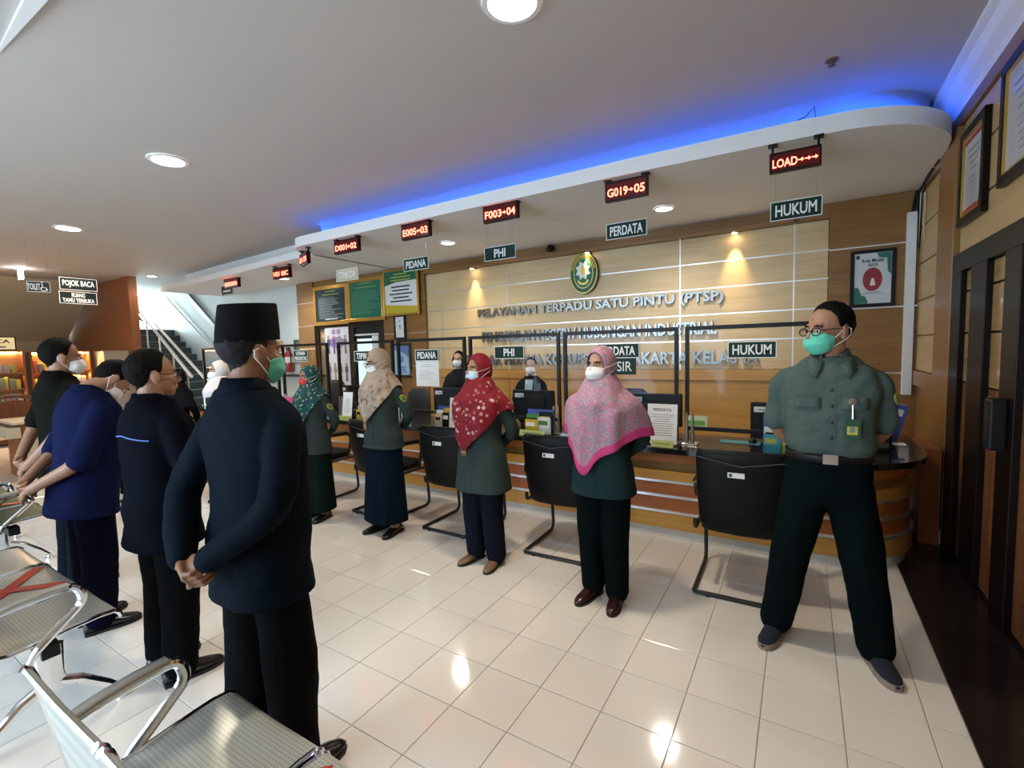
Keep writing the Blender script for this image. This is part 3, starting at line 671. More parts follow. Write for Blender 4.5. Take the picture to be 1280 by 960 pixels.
# posters on the glazed door
ps = tag(empty('uniform_poster', (-7.52, WALL_Y-0.07, 1.48)), 'white poster of small figures in uniform on the glazed door', 'poster')
box('sheet', -0.34, 0.34, -0.002, 0.002, -0.60, 0.56, mat('poster_white', (0.68, 0.70, 0.76), rough=0.4), ps)
blob_print(ps, 'purple_cloud', [(-0.25+0.27*math.cos(2*PI*k/16)*(1 if k % 2 else 0.85)+0.25, 0.27+0.11*math.sin(2*PI*k/16)) for k in range(16)], -0.003, mat('purple_print', (0.28, 0.25, 0.55)))
rnd = random.Random(3)
for row, z in ((0, 0.22), (1, -0.30)):
    for k in range(4):
        x = -0.24+k*0.16; mcol = [mat('print_navy', (0.05, 0.06, 0.16)), mat('print_purple', (0.20, 0.08, 0.22)), mat('print_olive', (0.25, 0.28, 0.12)), mat('print_brown', (0.24, 0.12, 0.06))][(k+row) % 4]
        blob_print(ps, 'printed_figure', [(x-0.03, z-0.16), (x-0.02, z), (x-0.05, z+0.02), (x-0.035, z+0.12), (x+0.035, z+0.12), (x+0.05, z+0.02), (x+0.02, z), (x+0.03, z-0.16)], -0.004, mcol)
        blob_print(ps, 'printed_head', [(x+0.028*math.cos(2*PI*q/8), z+0.155+0.035*math.sin(2*PI*q/8)) for q in range(8)], -0.004, mat('print_skin', (0.40, 0.22, 0.13)))
for x in (-0.08, 0.06): blob_print(ps, 'printed_mark', [(x-0.05, 0.43), (x+0.05, 0.43), (x+0.05, 0.52), (x-0.05, 0.52)], -0.003, mat('print_lilac', (0.35, 0.22, 0.42)))
# role model poster on the right pillar
t = frame('role_model_poster', 'black framed green and white Role Model 2022 poster with a red oval portrait', (0.59, WALL_Y-0.072, 2.15), 0.36, 0.56, M_BLACK, 0.032, mat('poster_paper', (0.62, 0.66, 0.66), rough=0.3))
M_TEALP = mat('teal_print', (0.02, 0.16, 0.12), rough=0.4)
blob_print(t, 'corner_print', [(-0.145, -0.245), (-0.145, -0.09), (-0.12, -0.08), (-0.10, -0.11), (-0.09, -0.16), (-0.05, -0.18), (-0.03, -0.245)], -0.016, M_TEALP)
blob_print(t, 'corner_print', [(0.145, 0.245), (0.03, 0.245), (0.05, 0.20), (0.11, 0.19), (0.12, 0.06), (0.145, 0.03)], -0.016, M_TEALP)
text('lettering', 'Role Model', 0.036, 0.17, M_BLACK, t, (0, -0.0165, 0.175), 0.001, 0.02); text('lettering', '2022', 0.028, 0.08, M_BLACK, t, (0, -0.0165, 0.132), 0.001, 0.02)
blob_print(t, 'red_oval', [(0.078*math.cos(2*PI*k/28), -0.01+0.115*math.sin(2*PI*k/28)) for k in range(28)], -0.016, mat('red_print', (0.30, 0.02, 0.035)))
blob_print(t, 'white_figure', [(-0.02, -0.07), (0.025, -0.07), (0.012, 0.0), (-0.008, 0.0)], -0.018, M_PAPER)
print_lines(t, 0.2, -0.135, -0.15, 2, -0.016, M_INK, 0.006); MB().ell((-0.12, -0.016, 0.215), (0.017, 0.001, 0.022)).build('round_print', M_EMG, t)
# certificates on the right wall
def wall_cert(label, y0, y1, z0, z1, stripes):
    t = frame('wall_certificate', label, (WALL_X-0.016, (y0+y1)/2, (z0+z1)/2), y1-y0, z1-z0, M_DARKWOOD, 0.05, mat('certificate_paper', (0.48, 0.49, 0.52), rough=0.25), axis='x', depth=0.035, group='black framed certificates over the dark door')
    w, h = y1-y0-0.1, z1-z0-0.1
    fr = MB()
    for a in ((-w/2, w/2, h/2-0.012, h/2), (-w/2, w/2, -h/2, -h/2+0.012), (-w/2, -w/2+0.012, -h/2, h/2), (w/2-0.012, w/2, -h/2, h/2)): fr.box(a[0], a[1], -0.030, -0.017, a[2], a[3])
    fr.build('gold_liner', M_GOLD, t, smooth=False)
    if stripes:
        for s in (1, -1): box('red_stripe', -w/2+0.02, w/2-0.02, -0.0195, -0.0175, s*(h/2-0.035)-0.014, s*(h/2-0.035)+0.014, mat('red_stripe', (0.35, 0.03, 0.02)), t)
    print_lines(t, w*0.6, h*0.3, h*0.05, 4, -0.0185, M_INK, 0.012, 2); print_lines(t, w*0.4, -h*0.05, -h*0.35, 5, -0.0185, M_INK, 0.008, 6)
wall_cert('black framed certificate with red stripes hanging beside the brown post over the door', 3.98, 4.50, 2.30, 2.92, True)
wall_cert('black framed certificate with a gold liner hanging above the dark door', 3.10, 3.72, 2.36, 3.00, False)
# things on the white wall at the far left
wx = on_y(371, 440, 5.95).x
t = frame('certificate', 'green framed certificate hanging on the white wall', (wx, 6.03, 1.62), 0.34, 0.46, mat('dark_green_frame', (0.02, 0.06, 0.03), rough=0.4), 0.04, mat('pale_green_sheet', (0.08, 0.20, 0.12)))
t2 = frame('certificate', 'tan framed certificate hanging on the white wall near the stairs', (on_y(344, 440, 5.95).x, 6.03, 1.60), 0.3, 0.5, M_OAK, 0.05, mat('tan_sheet', (0.30, 0.24, 0.12)))
fx_ = on_y(359, 450, 5.9).x
fe = tag(empty('fire_extinguisher', (fx_, 5.93, 1.18)), 'red fire extinguisher hanging on the white wall', 'fire extinguisher')
MB().lathe([(0.02, 0), (0.09, 0.01), (0.10, 0.05), (0.10, 0.33), (0.08, 0.39), (0.03, 0.43), (0.03, 0.47)], seg=20).build('cylinder', mat('red_enamel', (0.32, 0.03, 0.03), rough=0.3), fe)
MB().box(-0.05, 0.06, -0.02, 0.02, 0.47, 0.52).build('valve', M_BLACK, fe, 0.004); MB().tube([(0.05, 0, 0.5), (0.12, -0.02, 0.45), (0.12, -0.03, 0.2)], 0.012, 8).build('hose', M_BLACK, fe); MB().lathe([(0.101, 0.2), (0.101, 0.32)], seg=20).build('label', M_PAPER, fe)
wsh = tag(empty('wall_shelf', (fx_+0.2, 5.9, 1.10)), 'narrow dark shelf on the white wall under the fire extinguisher', 'shelf')
box('shelf_board', -1.2, 0.9, -0.10, 0.12, 0.0, 0.04, M_DARKWOOD, wsh)
for x in (-0.9, 0.6): box('bracket', x, x+0.03, -0.06, 0.12, -0.14, 0.0, M_BLACK, wsh)

# ================================================================== LAMPS
def downlight(label, x, y, z, r, col, estr, power, ring=M_WHITE, group=None, bulb=False):
    t = tag(empty('downlight', (x, y, z)), label, 'lamp', group)
    MB().rings([[V((q*math.cos(2*PI*k/28), q*math.sin(2*PI*k/28), zz_)) for k in range(28)] for q, zz_ in ((r*1.25, -0.001), (r*1.22, -0.012), (r, -0.014), (r*0.96, -0.004))], cap=False).build('trim_ring', ring, t)
    e = emission('lamp_%.2f_%.2f_%d' % (col[1], col[2], estr), col, estr)
    MB().lathe([(0.001, -0.006), (r*0.97, -0.006), (r*0.97, -0.004), (0.001, -0.004)], seg=28).build('lens', e, t)
    if bulb:
        pts = [(0.03*math.cos(k*0.6), 0.03*math.sin(k*0.6), -0.03-k*0.0035) for k in range(50)]
        MB().tube(pts, 0.012, 6).build('spiral_bulb', e, t)
    d = bpy.data.lights.new('lamp', 'SPOT'); d.energy = power; d.color = col; d.spot_size = R(150); d.spot_blend = 0.8; d.shadow_soft_size = r
    o = bpy.data.objects.new('lamp', d); COL.objects.link(o); o.parent = t; o.location = (0, 0, -0.03 if not bulb else -0.25)
    return t
WARM = (1.0, 0.85, 0.66); NEUT = (1.0, 0.93, 0.84)
PW = 95
p = on_floor(210, 200, CEIL_Z); downlight('large warm ceiling downlight above the row of standing men', p.x, p.y, CEIL_Z, 0.125, WARM, 40, PW, group='warm ceiling downlights')
p = on_floor(85, 285, CEIL_Z); downlight('warm ceiling downlight near the reading corner signs', p.x, p.y, CEIL_Z, 0.125, WARM, 40, PW, group='warm ceiling downlights')
p = on_floor(640, 2, CEIL_Z); downlight('warm ceiling downlight above the open floor before the counter', p.x, p.y, CEIL_Z, 0.125, WARM, 40, PW, group='warm ceiling downlights')
for x, y, lab in ((-2.9, -0.9, 'added unseen warm downlight over the waiting chairs'), (0.0, -0.9, 'added unseen warm downlight between the waiting chairs and the dark door')): downlight(lab, x, y, CEIL_Z, 0.125, WARM, 40, PW*0.2, group='warm ceiling downlights')  # both lamps are added out of view, no known fixtures there
p = on_floor(25, 335, CEIL_Z); downlight('ceiling lamp with a bare spiral bulb beside the toilet sign', p.x, p.y, CEIL_Z, 0.07, (0.95, 0.98, 1.0), 25, 30, bulb=True)
for (px, py, z, lab) in ((560, 303, SOF_Z, 'white downlight in the soffit between the PIDANA and PHI signs'), (830, 260, SOF_Z, 'white downlight in the soffit beside the PERDATA sign'), (355, 348, SOF_Z, 'white downlight in the far soffit beside a red display')):
    p = on_floor(px, py, z); downlight(lab, p.x, p.y, z, 0.085, NEUT, 18, 62, group='white soffit downlights')
p = on_floor(190, 345, CEIL_Z); downlight('white ceiling downlight in front of the stairs', p.x, p.y, CEIL_Z, 0.085, NEUT, 18, 25)
def wall_spot(label, px, py):
    p = on_y(px, py, WALL_Y-0.10)
    t = tag(empty('wall_spotlight', (p.x, WALL_Y-0.10, ZR[0]-0.006)), label, 'lamp', 'warm spotlights under the wall ledge')
    MB().lathe([(0.001, 0), (0.035, 0), (0.035, -0.02), (0.028, -0.024), (0.001, -0.02)], seg=18).build('bezel', M_STEEL, t)
    MB().lathe([(0.001, -0.022), (0.024, -0.024), (0.024, -0.028), (0.001, -0.028)], seg=18).build('lens', emission('warm_spot', (1.0, 0.78, 0.45), 45), t)
    d = bpy.data.lights.new('lamp', 'SPOT'); d.energy = 48; d.color = (1.0, 0.74, 0.38); d.spot_size = R(50); d.spot_blend = 0.9; d.shadow_soft_size = 0.02
    o = bpy.data.objects.new('lamp', d); COL.objects.link(o); o.parent = t; o.location = (0, 0, -0.03); o.rotation_euler = (R(8), 0, 0)
wall_spot('warm wall spotlight above the start of the steel lettering', 590, 338); wall_spot('warm wall spotlight shining on the court emblem', 734, 317); wall_spot('warm wall spotlight between the emblem and the pillar with the poster', 918, 297)
sd = tag(empty('smoke_detector', tuple(on_floor(1040, 75, CEIL_Z))), 'small brown sprinkler head in the ceiling', 'sprinkler')
MB().lathe([(0.03, 0), (0.03, -0.01), (0.012, -0.012), (0.012, -0.03), (0.02, -0.032), (0.02, -0.036), (0.002, -0.04)], seg=16).build('head', mat('brown_metal', (0.12, 0.06, 0.04), rough=0.5), sd)
MB().lathe([(0.04, -0.0005), (0.04, -0.003), (0.03, -0.003)], seg=16).build('flange', mat('stained_flange', (0.28, 0.20, 0.16)), sd)

# ================================================================== PEOPLE
def remesh(mb, voxel, smooth=3, noise_amp=0.0, noise_f=(6, 6, 3), seed=0.0):
    """one continuous skin over overlapping closed shapes"""
    me = mb.mesh('tmp', smooth=False); o = bpy.data.objects.new('tmp', me); COL.objects.link(o)
    m = o.modifiers.new('r', 'REMESH'); m.mode = 'VOXEL'; m.voxel_size = voxel
    if smooth:
        s = o.modifiers.new('s', 'SMOOTH'); s.factor = 0.5; s.iterations = smooth
    dg = bpy.context.evaluated_depsgraph_get(); r = bpy.data.meshes.new_from_object(o.evaluated_get(dg))
    bpy.data.objects.remove(o); bpy.data.meshes.remove(me)
    if noise_amp:
        ns = [v.normal.copy() for v in r.vertices]
        for v, n in zip(r.vertices, ns):
            c = v.co; q = V((c.x*noise_f[0]+seed, c.y*noise_f[1], c.z*noise_f[2]+c.x*2))
            f = noise.noise(q)+0.45*noise.noise(q*2.3)+0.30*noise.noise(V((q.x*2.2, q.y*2.2, q.z*5.5)))
            v.co = c+n*(noise_amp*f)
    r.polygons.foreach_set('use_smooth', [True]*len(r.polygons))
    return r
def limb(mb, pts, rad, seg=14, sub=4):
    """tapered round limb through joints, with rounded ends and softly bent joints"""
    P = [V(p) for p in pts]; pp = []; rr = []
    for i in range(len(P)-1):
        for k in range(sub):
            t = k/sub; pp.append(P[i].lerp(P[i+1], t)); rr.append(rad[i]+(rad[i+1]-rad[i])*t)
    pp.append(P[-1]); rr.append(rad[-1])
    q = [p.copy() for p in pp]
    for i in range(1, len(pp)-1): q[i] = pp[i]*0.5+(pp[i-1]+pp[i+1])*0.25
    t0 = (q[0]-q[1]).normalized(); t1 = (q[-1]-q[-2]).normalized()
    a = [q[0]+t0*rr[0]*0.8, q[0]+t0*rr[0]*0.5]; b = [q[-1]+t1*rr[-1]*0.5, q[-1]+t1*rr[-1]*0.8]
    mb.tube(a+q+b, [rr[0]*0.35, rr[0]*0.8]+rr+[rr[-1]*0.8, rr[-1]*0.35], seg)
def torso(mb, st, seg=28, p=2.4):
    rings = []
    for z, rx, ry, yc in st:
        rg = []
        for k in range(seg):
            a = 2*PI*k/seg; c, s = math.cos(a), math.sin(a)
            rg.append(V((rx*math.copysign(abs(c)**(2/p), c), yc+ry*math.copysign(abs(s)**(2/p), s), z)))
        rings.append(rg)
    mb.rings(rings)
def hand(mb, w, d, n, side, curl=(0.5, 0.6, 0.5), sz=1.0, thumb=0.6):
    """palm and five fingers: wrist point, pointing direction, palm normal; side +1 puts the thumb on the side axis"""
    w = V(w); d = V(d).normalized(); n = V(n); n = (n-d*n.dot(d)).normalized(); s = d.cross(n)*side
    L = 0.092*sz
    rings = []
    for t, wd, th in ((-0.10, 0.024, 0.018), (0.15, 0.029, 0.018), (0.5, 0.038, 0.017), (0.85, 0.041, 0.015), (1.0, 0.039, 0.012)):
        c = w+d*L*t; rings.append([c+s*wd*sz*math.cos(2*PI*k/12)+n*th*sz*math.sin(2*PI*k/12) for k in range(12)])
    mb.rings(rings)
    for k, (off, ln) in enumerate(((0.0315, 0.070), (0.0105, 0.078), (-0.0105, 0.072), (-0.0310, 0.056))):
        p = w+d*L*0.93+s*off*sz; ang = 0; dirv = d.copy(); pts = [p-d*0.02*sz, p]
        for q in range(3):
            ang += curl[q]; dirv = d*math.cos(ang)+n*math.sin(ang)
            p = p+dirv*ln*sz*(0.45, 0.31, 0.24)[q]; pts.append(p)
        mb.tube(pts+[pts[-1]+dirv*0.005*sz], [x*sz for x in (0.0090, 0.0090, 0.0085, 0.0080, 0.0072, 0.004)], 8)
    b = w+d*L*0.28+s*0.026*sz; td = (d*0.75+s*thumb+n*0.35).normalized()
    p1 = b+td*0.040*sz; td2 = (d*0.95+s*thumb*0.3+n*0.5).normalized(); p2 = p1+td2*0.030*sz
    mb.tube([b-td*0.015*sz, b, p1, p2, p2+td2*0.010*sz], [x*sz for x in (0.012, 0.0135, 0.0115, 0.0095, 0.004)], 8)

HC = V((0, 0.0, 1.535))          # middle of the head
def head_mesh(sex, voxel=0.005):
    mb = MB(); f = 0.95 if sex == 'f' else 1.0
    mb.ell((0, -0.012, 1.560), (0.074*f, 0.094, 0.090), 24, 14)
    mb.ell((0, 0.022, 1.510), (0.062*f, 0.070, 0.082), 24, 14)
    mb.ell((0, 0.040, 1.468), (0.047*f, 0.050, 0.040), 18, 10)
    mb.ell((0, 0.068, 1.443), (0.024*f, 0.020, 0.018), 14, 8)
    mb.ell((0, 0.078, 1.558), (0.046*f, 0.016, 0.012), 16, 8)
    mb.tube([(0, 0.086, 1.548), (0, 0.097, 1.528), (0, 0.108, 1.505), (0, 0.100, 1.494)], [0.008, 0.010, 0.014, 0.010], 10)
    for s in (-1, 1):
        mb.ell((s*0.013, 0.094, 1.500), (0.010, 0.011, 0.008), 10, 6)
        mb.ell((s*0.042*f, 0.062, 1.512), (0.020, 0.020, 0.018), 12, 8)
        M = Matrix.Rotation(s*R(-18), 3, 'Z')
        mb.ell((s*0.078*f, -0.012, 1.525), (0.009, 0.021, 0.032), 12, 8, M)
        mb.ell((s*0.074*f, -0.006, 1.500), (0.010, 0.012, 0.014), 10, 6, M)
    mb.ell((0, 0.092, 1.477), (0.023, 0.010, 0.006), 12, 6); mb.ell((0, 0.089, 1.466), (0.021, 0.010, 0.0065), 12, 6)
    nr = 0.050 if sex == 'f' else 0.058
    mb.tube([(0, -0.030, 1.34), (0, -0.026, 1.40), (0, -0.014, 1.45), (0, -0.010, 1.50)], [nr*1.25, nr, nr*0.97, nr*0.95], 18)
    return remesh(mb, voxel, 3)
_heads = {}
def get_head(sex, voxel):
    k = (sex, voxel)
    if k not in _heads:
        me = head_mesh(sex, voxel); bvh = BVHTree.FromPolygons([v.co.copy() for v in me.vertices], [tuple(p.vertices) for p in me.polygons])
        _heads[k] = (me, bvh)
    return _heads[k]
def grid_mesh(rows, name, thick=0.0, wrap=True, attr=None):
    """rows of points as a sheet, optionally with real thickness"""
    mb = MB(); mb.rings(rows, cap=False, closed=wrap); me = mb.mesh(name, True, 180)
    if attr is not None:
        a = me.attributes.new('hem', 'FLOAT', 'POINT'); a.data.foreach_set('value', attr)
    return me
def put(name, me, material, parent, M=None, thick=0.0, sub=0):
    if M is not None: me.transform(M)
    o = link(name, me, material, parent)
    if thick:
        s = o.modifiers.new('thick', 'SOLIDIFY'); s.thickness = thick; s.offset = 0
    if sub:
        s = o.modifiers.new('sub', 'SUBSURF'); s.levels = sub; s.render_levels = sub
    return o
def polar_shell(bvh, centre, pole, front, tfun, rows, cols, off, taper=True):
    """sheet hugging the head: angle t from the pole, out to tfun(phi)"""
    pole = V(pole).normalized(); a = (V(front)-pole*V(front).dot(pole)).normalized(); b = pole.cross(a); out = []
    for i in range(rows+1):
        rg = []
        for j in range(cols):
            ph = 2*PI*j/cols; t = tfun(ph)*max(i, 0.15)/rows
            d = pole*math.cos(t)+(a*math.cos(ph)+b*math.sin(ph))*math.sin(t)
            hit = bvh.ray_cast(centre+d*0.4, -d, 0.5); r = (hit[0]-centre).length if hit[0] else 0.09
            o = off*(1-0.75*(i/rows)**3) if taper else off
            if taper: o += 0.005*noise.noise(d*9+V((0, 0, off*400)))*(1-i/rows)**0.5+0.004*noise.noise(V((d.x*26, d.y*10, d.z*26)))
            rg.append(centre+d*(r+o))
        out.append(rg)
    return out
def hair_short(bvh, lowback=1.475, front=52, off=0.014, side=102, back=132):
    kn = [(0, front), (38, front+5), (58, front+18), (70, 88), (77, 98), (83, 96), (88, 82), (104, 82), (114, 102), (128, 122), (150, back-3), (180, back)]
    def tf(ph):
        a = abs((math.degrees(ph)+180) % 360-180)
        for (a0, t0), (a1, t1) in zip(kn, kn[1:]):
            if a <= a1: return R(t0+(t1-t0)*(a-a0)/(a1-a0))*(1+0.035*noise.noise(V((ph*5, 0, front))))
        return R(back)
    return polar_shell(bvh, V((0, -0.01, 1.55)), (0, -0.22, 1), (0, 1, 0), tf, 22, 72, off)
def mask_rows(bvh, kind):
    """face covering from the nose bridge to under the chin, ear side to ear side"""
    rows = []; top, bot = 1.520, 1.424; n = 9
    for i in range(n):
        v = i/(n-1); z = top+(bot-top)*v; rg = []
        for j in range(17):
            u = j/16*2-1; a = u*R(66); zz = z+(0.010*(1-abs(u)) if i == 0 else 0) - 0.014*abs(u)**2*(1-v) + 0.030*abs(u)**2*v
            d = V((math.sin(a), math.cos(a), 0)); c = V((0, 0.0, zz))
            hit = bvh.ray_cast(c+d*0.3, -d, 0.4); r = (hit[0]-c).length if hit[0] else 0.06
            bul = 0.122 if kind == 'kn' else 0.115
            rmin = (bul-0.030*(2*v-0.85)**2)*(1-0.40*abs(u)**1.6)
            if kind == 'kn': rmin += 0.006*max(0, 1-abs(u)*6)
            fold = 0.0015*math.sin(v*PI*5) if kind != 'kn' else 0
            rr = max(r+0.004, min(rmin, r+0.035)) if abs(u) < 0.8 else r+0.004
            rg.append(c+d*(rr+fold))
        rows.append(rg)
    return rows

SKINS = {}
def skin(tone):
    return mat('skin_%d' % tone, [(0.42, 0.235, 0.155), (0.33, 0.165, 0.095), (0.25, 0.115, 0.062), (0.47, 0.28, 0.19)][tone], rough=0.5, var=0.08, scale=14)
M_HAIR = mat('black_hair', (0.005, 0.004, 0.0035), spec=0.06, rough=0.6, var=0.5, scale=40, bump=0.6, bscale=160)
M_HAIRGREY = mat('greying_hair', (0.016, 0.015, 0.016), spec=0.15, rough=0.7, var=0.5, scale=60)
M_EYEW = mat('eye_white', (0.7, 0.68, 0.65), rough=0.2); M_IRIS = mat('dark_iris', (0.015, 0.008, 0.005), rough=0.15)
TM = [(0.74, .158, .110, -.005), (0.80, .165, .118, -.008), (0.88, .168, .122, -.010), (0.98, .158, .118, .004), (1.08, .160, .118, .006), (1.18, .170, .120, .002), (1.26, .178, .116, -.004), (1.32, .172, .100, -.010), (1.352, .150, .082, -.016), (1.380, .106, .070, -.020), (1.412, .072, .062, -.022)]
TF = [(0.74, .165, .115, -.008), (0.80, .172, .122, -.010), (0.88, .168, .118, -.008), (0.98, .142, .104, .002), (1.08, .140, .104, .008), (1.18, .150, .118, .012), (1.25, .158, .114, .004), (1.31, .155, .094, -.008), (1.345, .130, .078, -.014), (1.375, .094, .066, -.018), (1.40, .066, .058, -.020)]
def grow(st, d, bf=1.0, z0=None, z1=None):
    return [(z, rx*bf+d, ry*bf+d, yc) for z, rx, ry, yc in st if (z0 is None or z >= z0-1e-6) and (z1 is None or z <= z1+1e-6)]
def clothed_bvh(meshes):
    vs, fs = [], []
    for me in meshes:
        k = len(vs); vs += [v.co.copy() for v in me.vertices]; fs += [tuple(i+k for i in p.vertices) for p in me.polygons]
    return BVHTree.FromPolygons(vs, fs)
def shoe(parent, x, y, rz, m, sole, kind='loafer', heel=0.0):
    M = Matrix.Translation((x, y, 0)) @ Matrix.Rotation(rz, 4, 'Z'); mb = MB(); so = MB()
    out = [(-0.085, 0.030), (-0.06, 0.036), (0.0, 0.035), (0.07, 0.043), (0.12, 0.042), (0.16, 0.030), (0.178, 0.012)]
    loop = [(w, yy) for yy, w in out]+[(-w, yy) for yy, w in reversed(out)]
    so.add([M @ V((a, b, 0)) for a, b in loop]+[M @ V((a*1.02, b*1.01, 0.016 if kind != 'trainer' else 0.030)) for a, b in loop], [tuple(range(14)), tuple(range(27, 13, -1))]+[(i, (i+1) % 14, (i+1) % 14+14, i+14) for i in range(14)])
    if heel: so.box(-0.026, 0.026, -0.085, -0.03, 0.0, 0.02, M)
    rings = []
    for t, w, h, z in ((-0.088, 0.020, 0.03, 0.045), (-0.07, 0.034, 0.045, 0.048), (-0.03, 0.037, 0.050, 0.050), (0.03, 0.038, 0.046, 0.046), (0.08, 0.042, 0.030, 0.036), (0.13, 0.039, 0.022, 0.030), (0.165, 0.026, 0.015, 0.026), (0.18, 0.008, 0.006, 0.022)):
        if kind == 'flat': h *= 0.72; z = 0.012+(z-0.012)*0.75
        rings.append([M @ V((w*math.cos(2*PI*k/14), t, max(0.008, z+h*math.sin(2*PI*k/14)))) for k in range(14)])
    mb.rings(rings)
    s = mb.build('shoe', m, parent, angle=180); so.build('sole', sole, s, smooth=False)
    return s

def person(label, pos, rz, H, o):
    """o: options of one figure; built for a height of 1.65 m and scaled"""
    sex = o.get('sex', 'm'); bf = o.get('build', 1.0); root = tag(empty('person', pos, rz), label, 'person')
    k = H/1.65; root.scale = (k, k, k); fine = o.get('fine', 0.006); cl = o.get('cloth', 0.009)
    st = TM if sex == 'm' else TF; sw = (0.178 if sex == 'm' else 0.150)*(0.5+0.5*bf)
    seated = o.get('seated', False)
    bend = o.get('bend', 0.0)      # forward lean of the upper body about the hips
    BM = Matrix.Translation((0, 0, 0.92)) @ Matrix.Rotation(-bend, 4, 'X') @ Matrix.Translation((0, 0, -0.92))
    HM = BM @ Matrix.Translation((0, -0.01, 1.41)) @ Matrix.Rotation(o.get('turn', 0), 4, 'Z') @ Matrix.Rotation(-o.get('bow', 0), 4, 'X') @ Matrix.Rotation(o.get('tilt', 0), 4, 'Y') @ Matrix.Translation((0, 0.01, -1.41))
    hm, bvh = get_head(sex, fine)
    sk = skin(o.get('tone', 1))
    # joints
    el = o.get('elbow', (0.268 if sex == 'm' else 0.238, -0.10, 1.075)); wr = o.get('wrist', (0.075, -0.205, 0.905))
    arms = {}
    for s in (-1, 1):
        e = o.get('elbow_l' if s < 0 else 'elbow_r', el); w = o.get('wrist_l' if s < 0 else 'wrist_r', wr)
        arms[s] = (V((s*sw, -0.012, 1.325 if sex == 'm' else 1.315)), V((s*e[0]*(0.6+0.4*bf), e[1], e[2])), V((s*w[0], w[1]-0.03*(bf-1), w[2])))
    lg = o.get('legs', 0.095); hip = [V((s*0.085, 0, 0.80)) for s in (-1, 1)]
    feet = {s: V(o.get('foot_l' if s < 0 else 'foot_r', (s*lg, 0.0, 0.0))) for s in (-1, 1)}
    toe = {s: o.get('toe', 0.18)*(-s) for s in (-1, 1)}
    # ---- body: one skin
    parts = []
    hcopy = hm.copy()
    for v in hcopy.vertices:
        q = max(0.0, min(1.0, (v.co.z-1.375)/0.085)); q = q*q*(3-2*q); v.co = (BM @ v.co).lerp(HM @ v.co, q)
    parts.append(hcopy)
    am = MB(); ar = o.get('arm', 0.042 if sex == 'm' else 0.036)
    for s in (-1, 1):
        S, E_, W = arms[s]
        limb(am, [S+V((-s*0.02, 0, -0.035)), E_, W], [ar*0.80, ar*0.92, ar*0.62], 12)
        hd = o.get('hand_l' if s < 0 else 'hand_r')
        if hd: hand(am, W, hd[0], hd[1], hd[2], hd[3] if len(hd) > 3 else (0.5, 0.6, 0.5), 1.0 if sex == 'm' else 0.9)
        else: hand(am, W, (-s*0.80, 0.05, -0.55), (0, 0.9, -0.3), -s if False else s, (0.55, 0.75, 0.55), 1.0 if sex == 'm' else 0.88)
    a = remesh(am, 0.0036 if fine <= 0.005 else (0.0048 if fine <= 0.006 else 0.007), 1 if fine <= 0.005 else 2); a.transform(BM); parts.append(a)
    tk = MB(); torso(tk, grow(st, -0.012, bf)); t1 = remesh(tk, 0.02, 2); t1.transform(BM); parts.append(t1)
    lm = MB()
    for s in (-1, 1):
        f = feet[s]
        if seated: limb(lm, [V((s*0.085, 0, 0.80)), V((s*0.10, 0.40, 0.80)), V((s*0.10, 0.40, 0.45))], [0.08, 0.06, 0.045], 10)
        else: limb(lm, [hip[0 if s < 0 else 1], V((s*0.084+(f.x-s*0.084)*0.5, f.y*0.5+0.008, 0.46)), V((f.x, f.y-0.03, 0.07)), V((f.x-math.sin(toe[s])*0.05, f.y+0.03, 0.035))], [0.078, 0.052, 0.036, 0.03], 12)
    parts.append(remesh(lm, 0.012, 2))
    bm = bmesh.new()
    for p in parts: bm.from_mesh(p)
    body = bpy.data.meshes.new('body'); bm.to_mesh(body); bm.free(); body.polygons.foreach_set('use_smooth', [True]*len(body.polygons))
    link('body', body, sk, root)
    # ---- face
    for s in (-1, 1):
        e = MB().ell((s*0.030, 0.079, 1.531), (0.0135, 0.009, 0.0075), 14, 8); eo = put('eye', e.mesh('eye'), M_EYEW, root, HM)
        i = MB().ell((s*0.030, 0.0865, 1.531), (0.0062, 0.0030, 0.0062), 10, 6); put('iris', i.mesh('iris'), M_IRIS, eo, HM)
        b = MB().tube([(s*0.014, 0.092, 1.5545), (s*0.030, 0.091, 1.5580), (s*0.050, 0.078, 1.5490)], [0.0025, 0.0042, 0.0018], 6); put('eyebrow', b.mesh('eyebrow'), M_HAIR, root, HM)
    hair = o.get('hair')
    if hair:
        rows = hair_short(bvh, **o.get('hair_kw', {})); put('hair', grid_mesh(rows, 'hair'), M_HAIRGREY if hair == 'grey' else M_HAIR, root, HM)
        if hair == 'bun':
            put('hair_bun', remesh(MB().ell((0, -0.085, 1.50), (0.05, 0.045, 0.05)).ell((0, -0.05, 1.53), (0.078, 0.07, 0.09)), 0.008, 2, 0.003, (30, 30, 8)), M_HAIR, root, HM)
        if hair == 'bob':
            hb = MB(); hb.ell((0, -0.045, 1.545), (0.092, 0.085, 0.105), 20, 12); hb.ell((0, -0.060, 1.45), (0.085, 0.05, 0.085), 18, 10)
            for s in (-1, 1): hb.ell((s*0.078, -0.005, 1.50), (0.020, 0.045, 0.09), 14, 8)
            put('long_hair', remesh(hb, 0.008, 2, 0.004, (20, 20, 4)), M_HAIR, root, HM)
    if o.get('cap'):
        cp = MB(); rg = []
        for z, rx, ry in ((1.570, .0805, .103), (1.60, .080, .1025), (1.65, .077, .098), (1.690, .0735, .0935), (1.695, .071, .091), (1.691, .056, .076), (1.685, .012, .045)):
            rg.append([V((rx*math.cos(2*PI*q/40), -0.010+ry*math.sin(2*PI*q/40), z+0.020*math.sin(2*PI*q/40)*0.55)) for q in range(40)])
        cp.rings(rg); put('cap', cp.mesh('cap', True, 40), mat('black_velvet', (0.006, 0.006, 0.007), rough=0.95, var=0.2, scale=60, spec=0.1), root, HM)
    mk = o.get('mask')
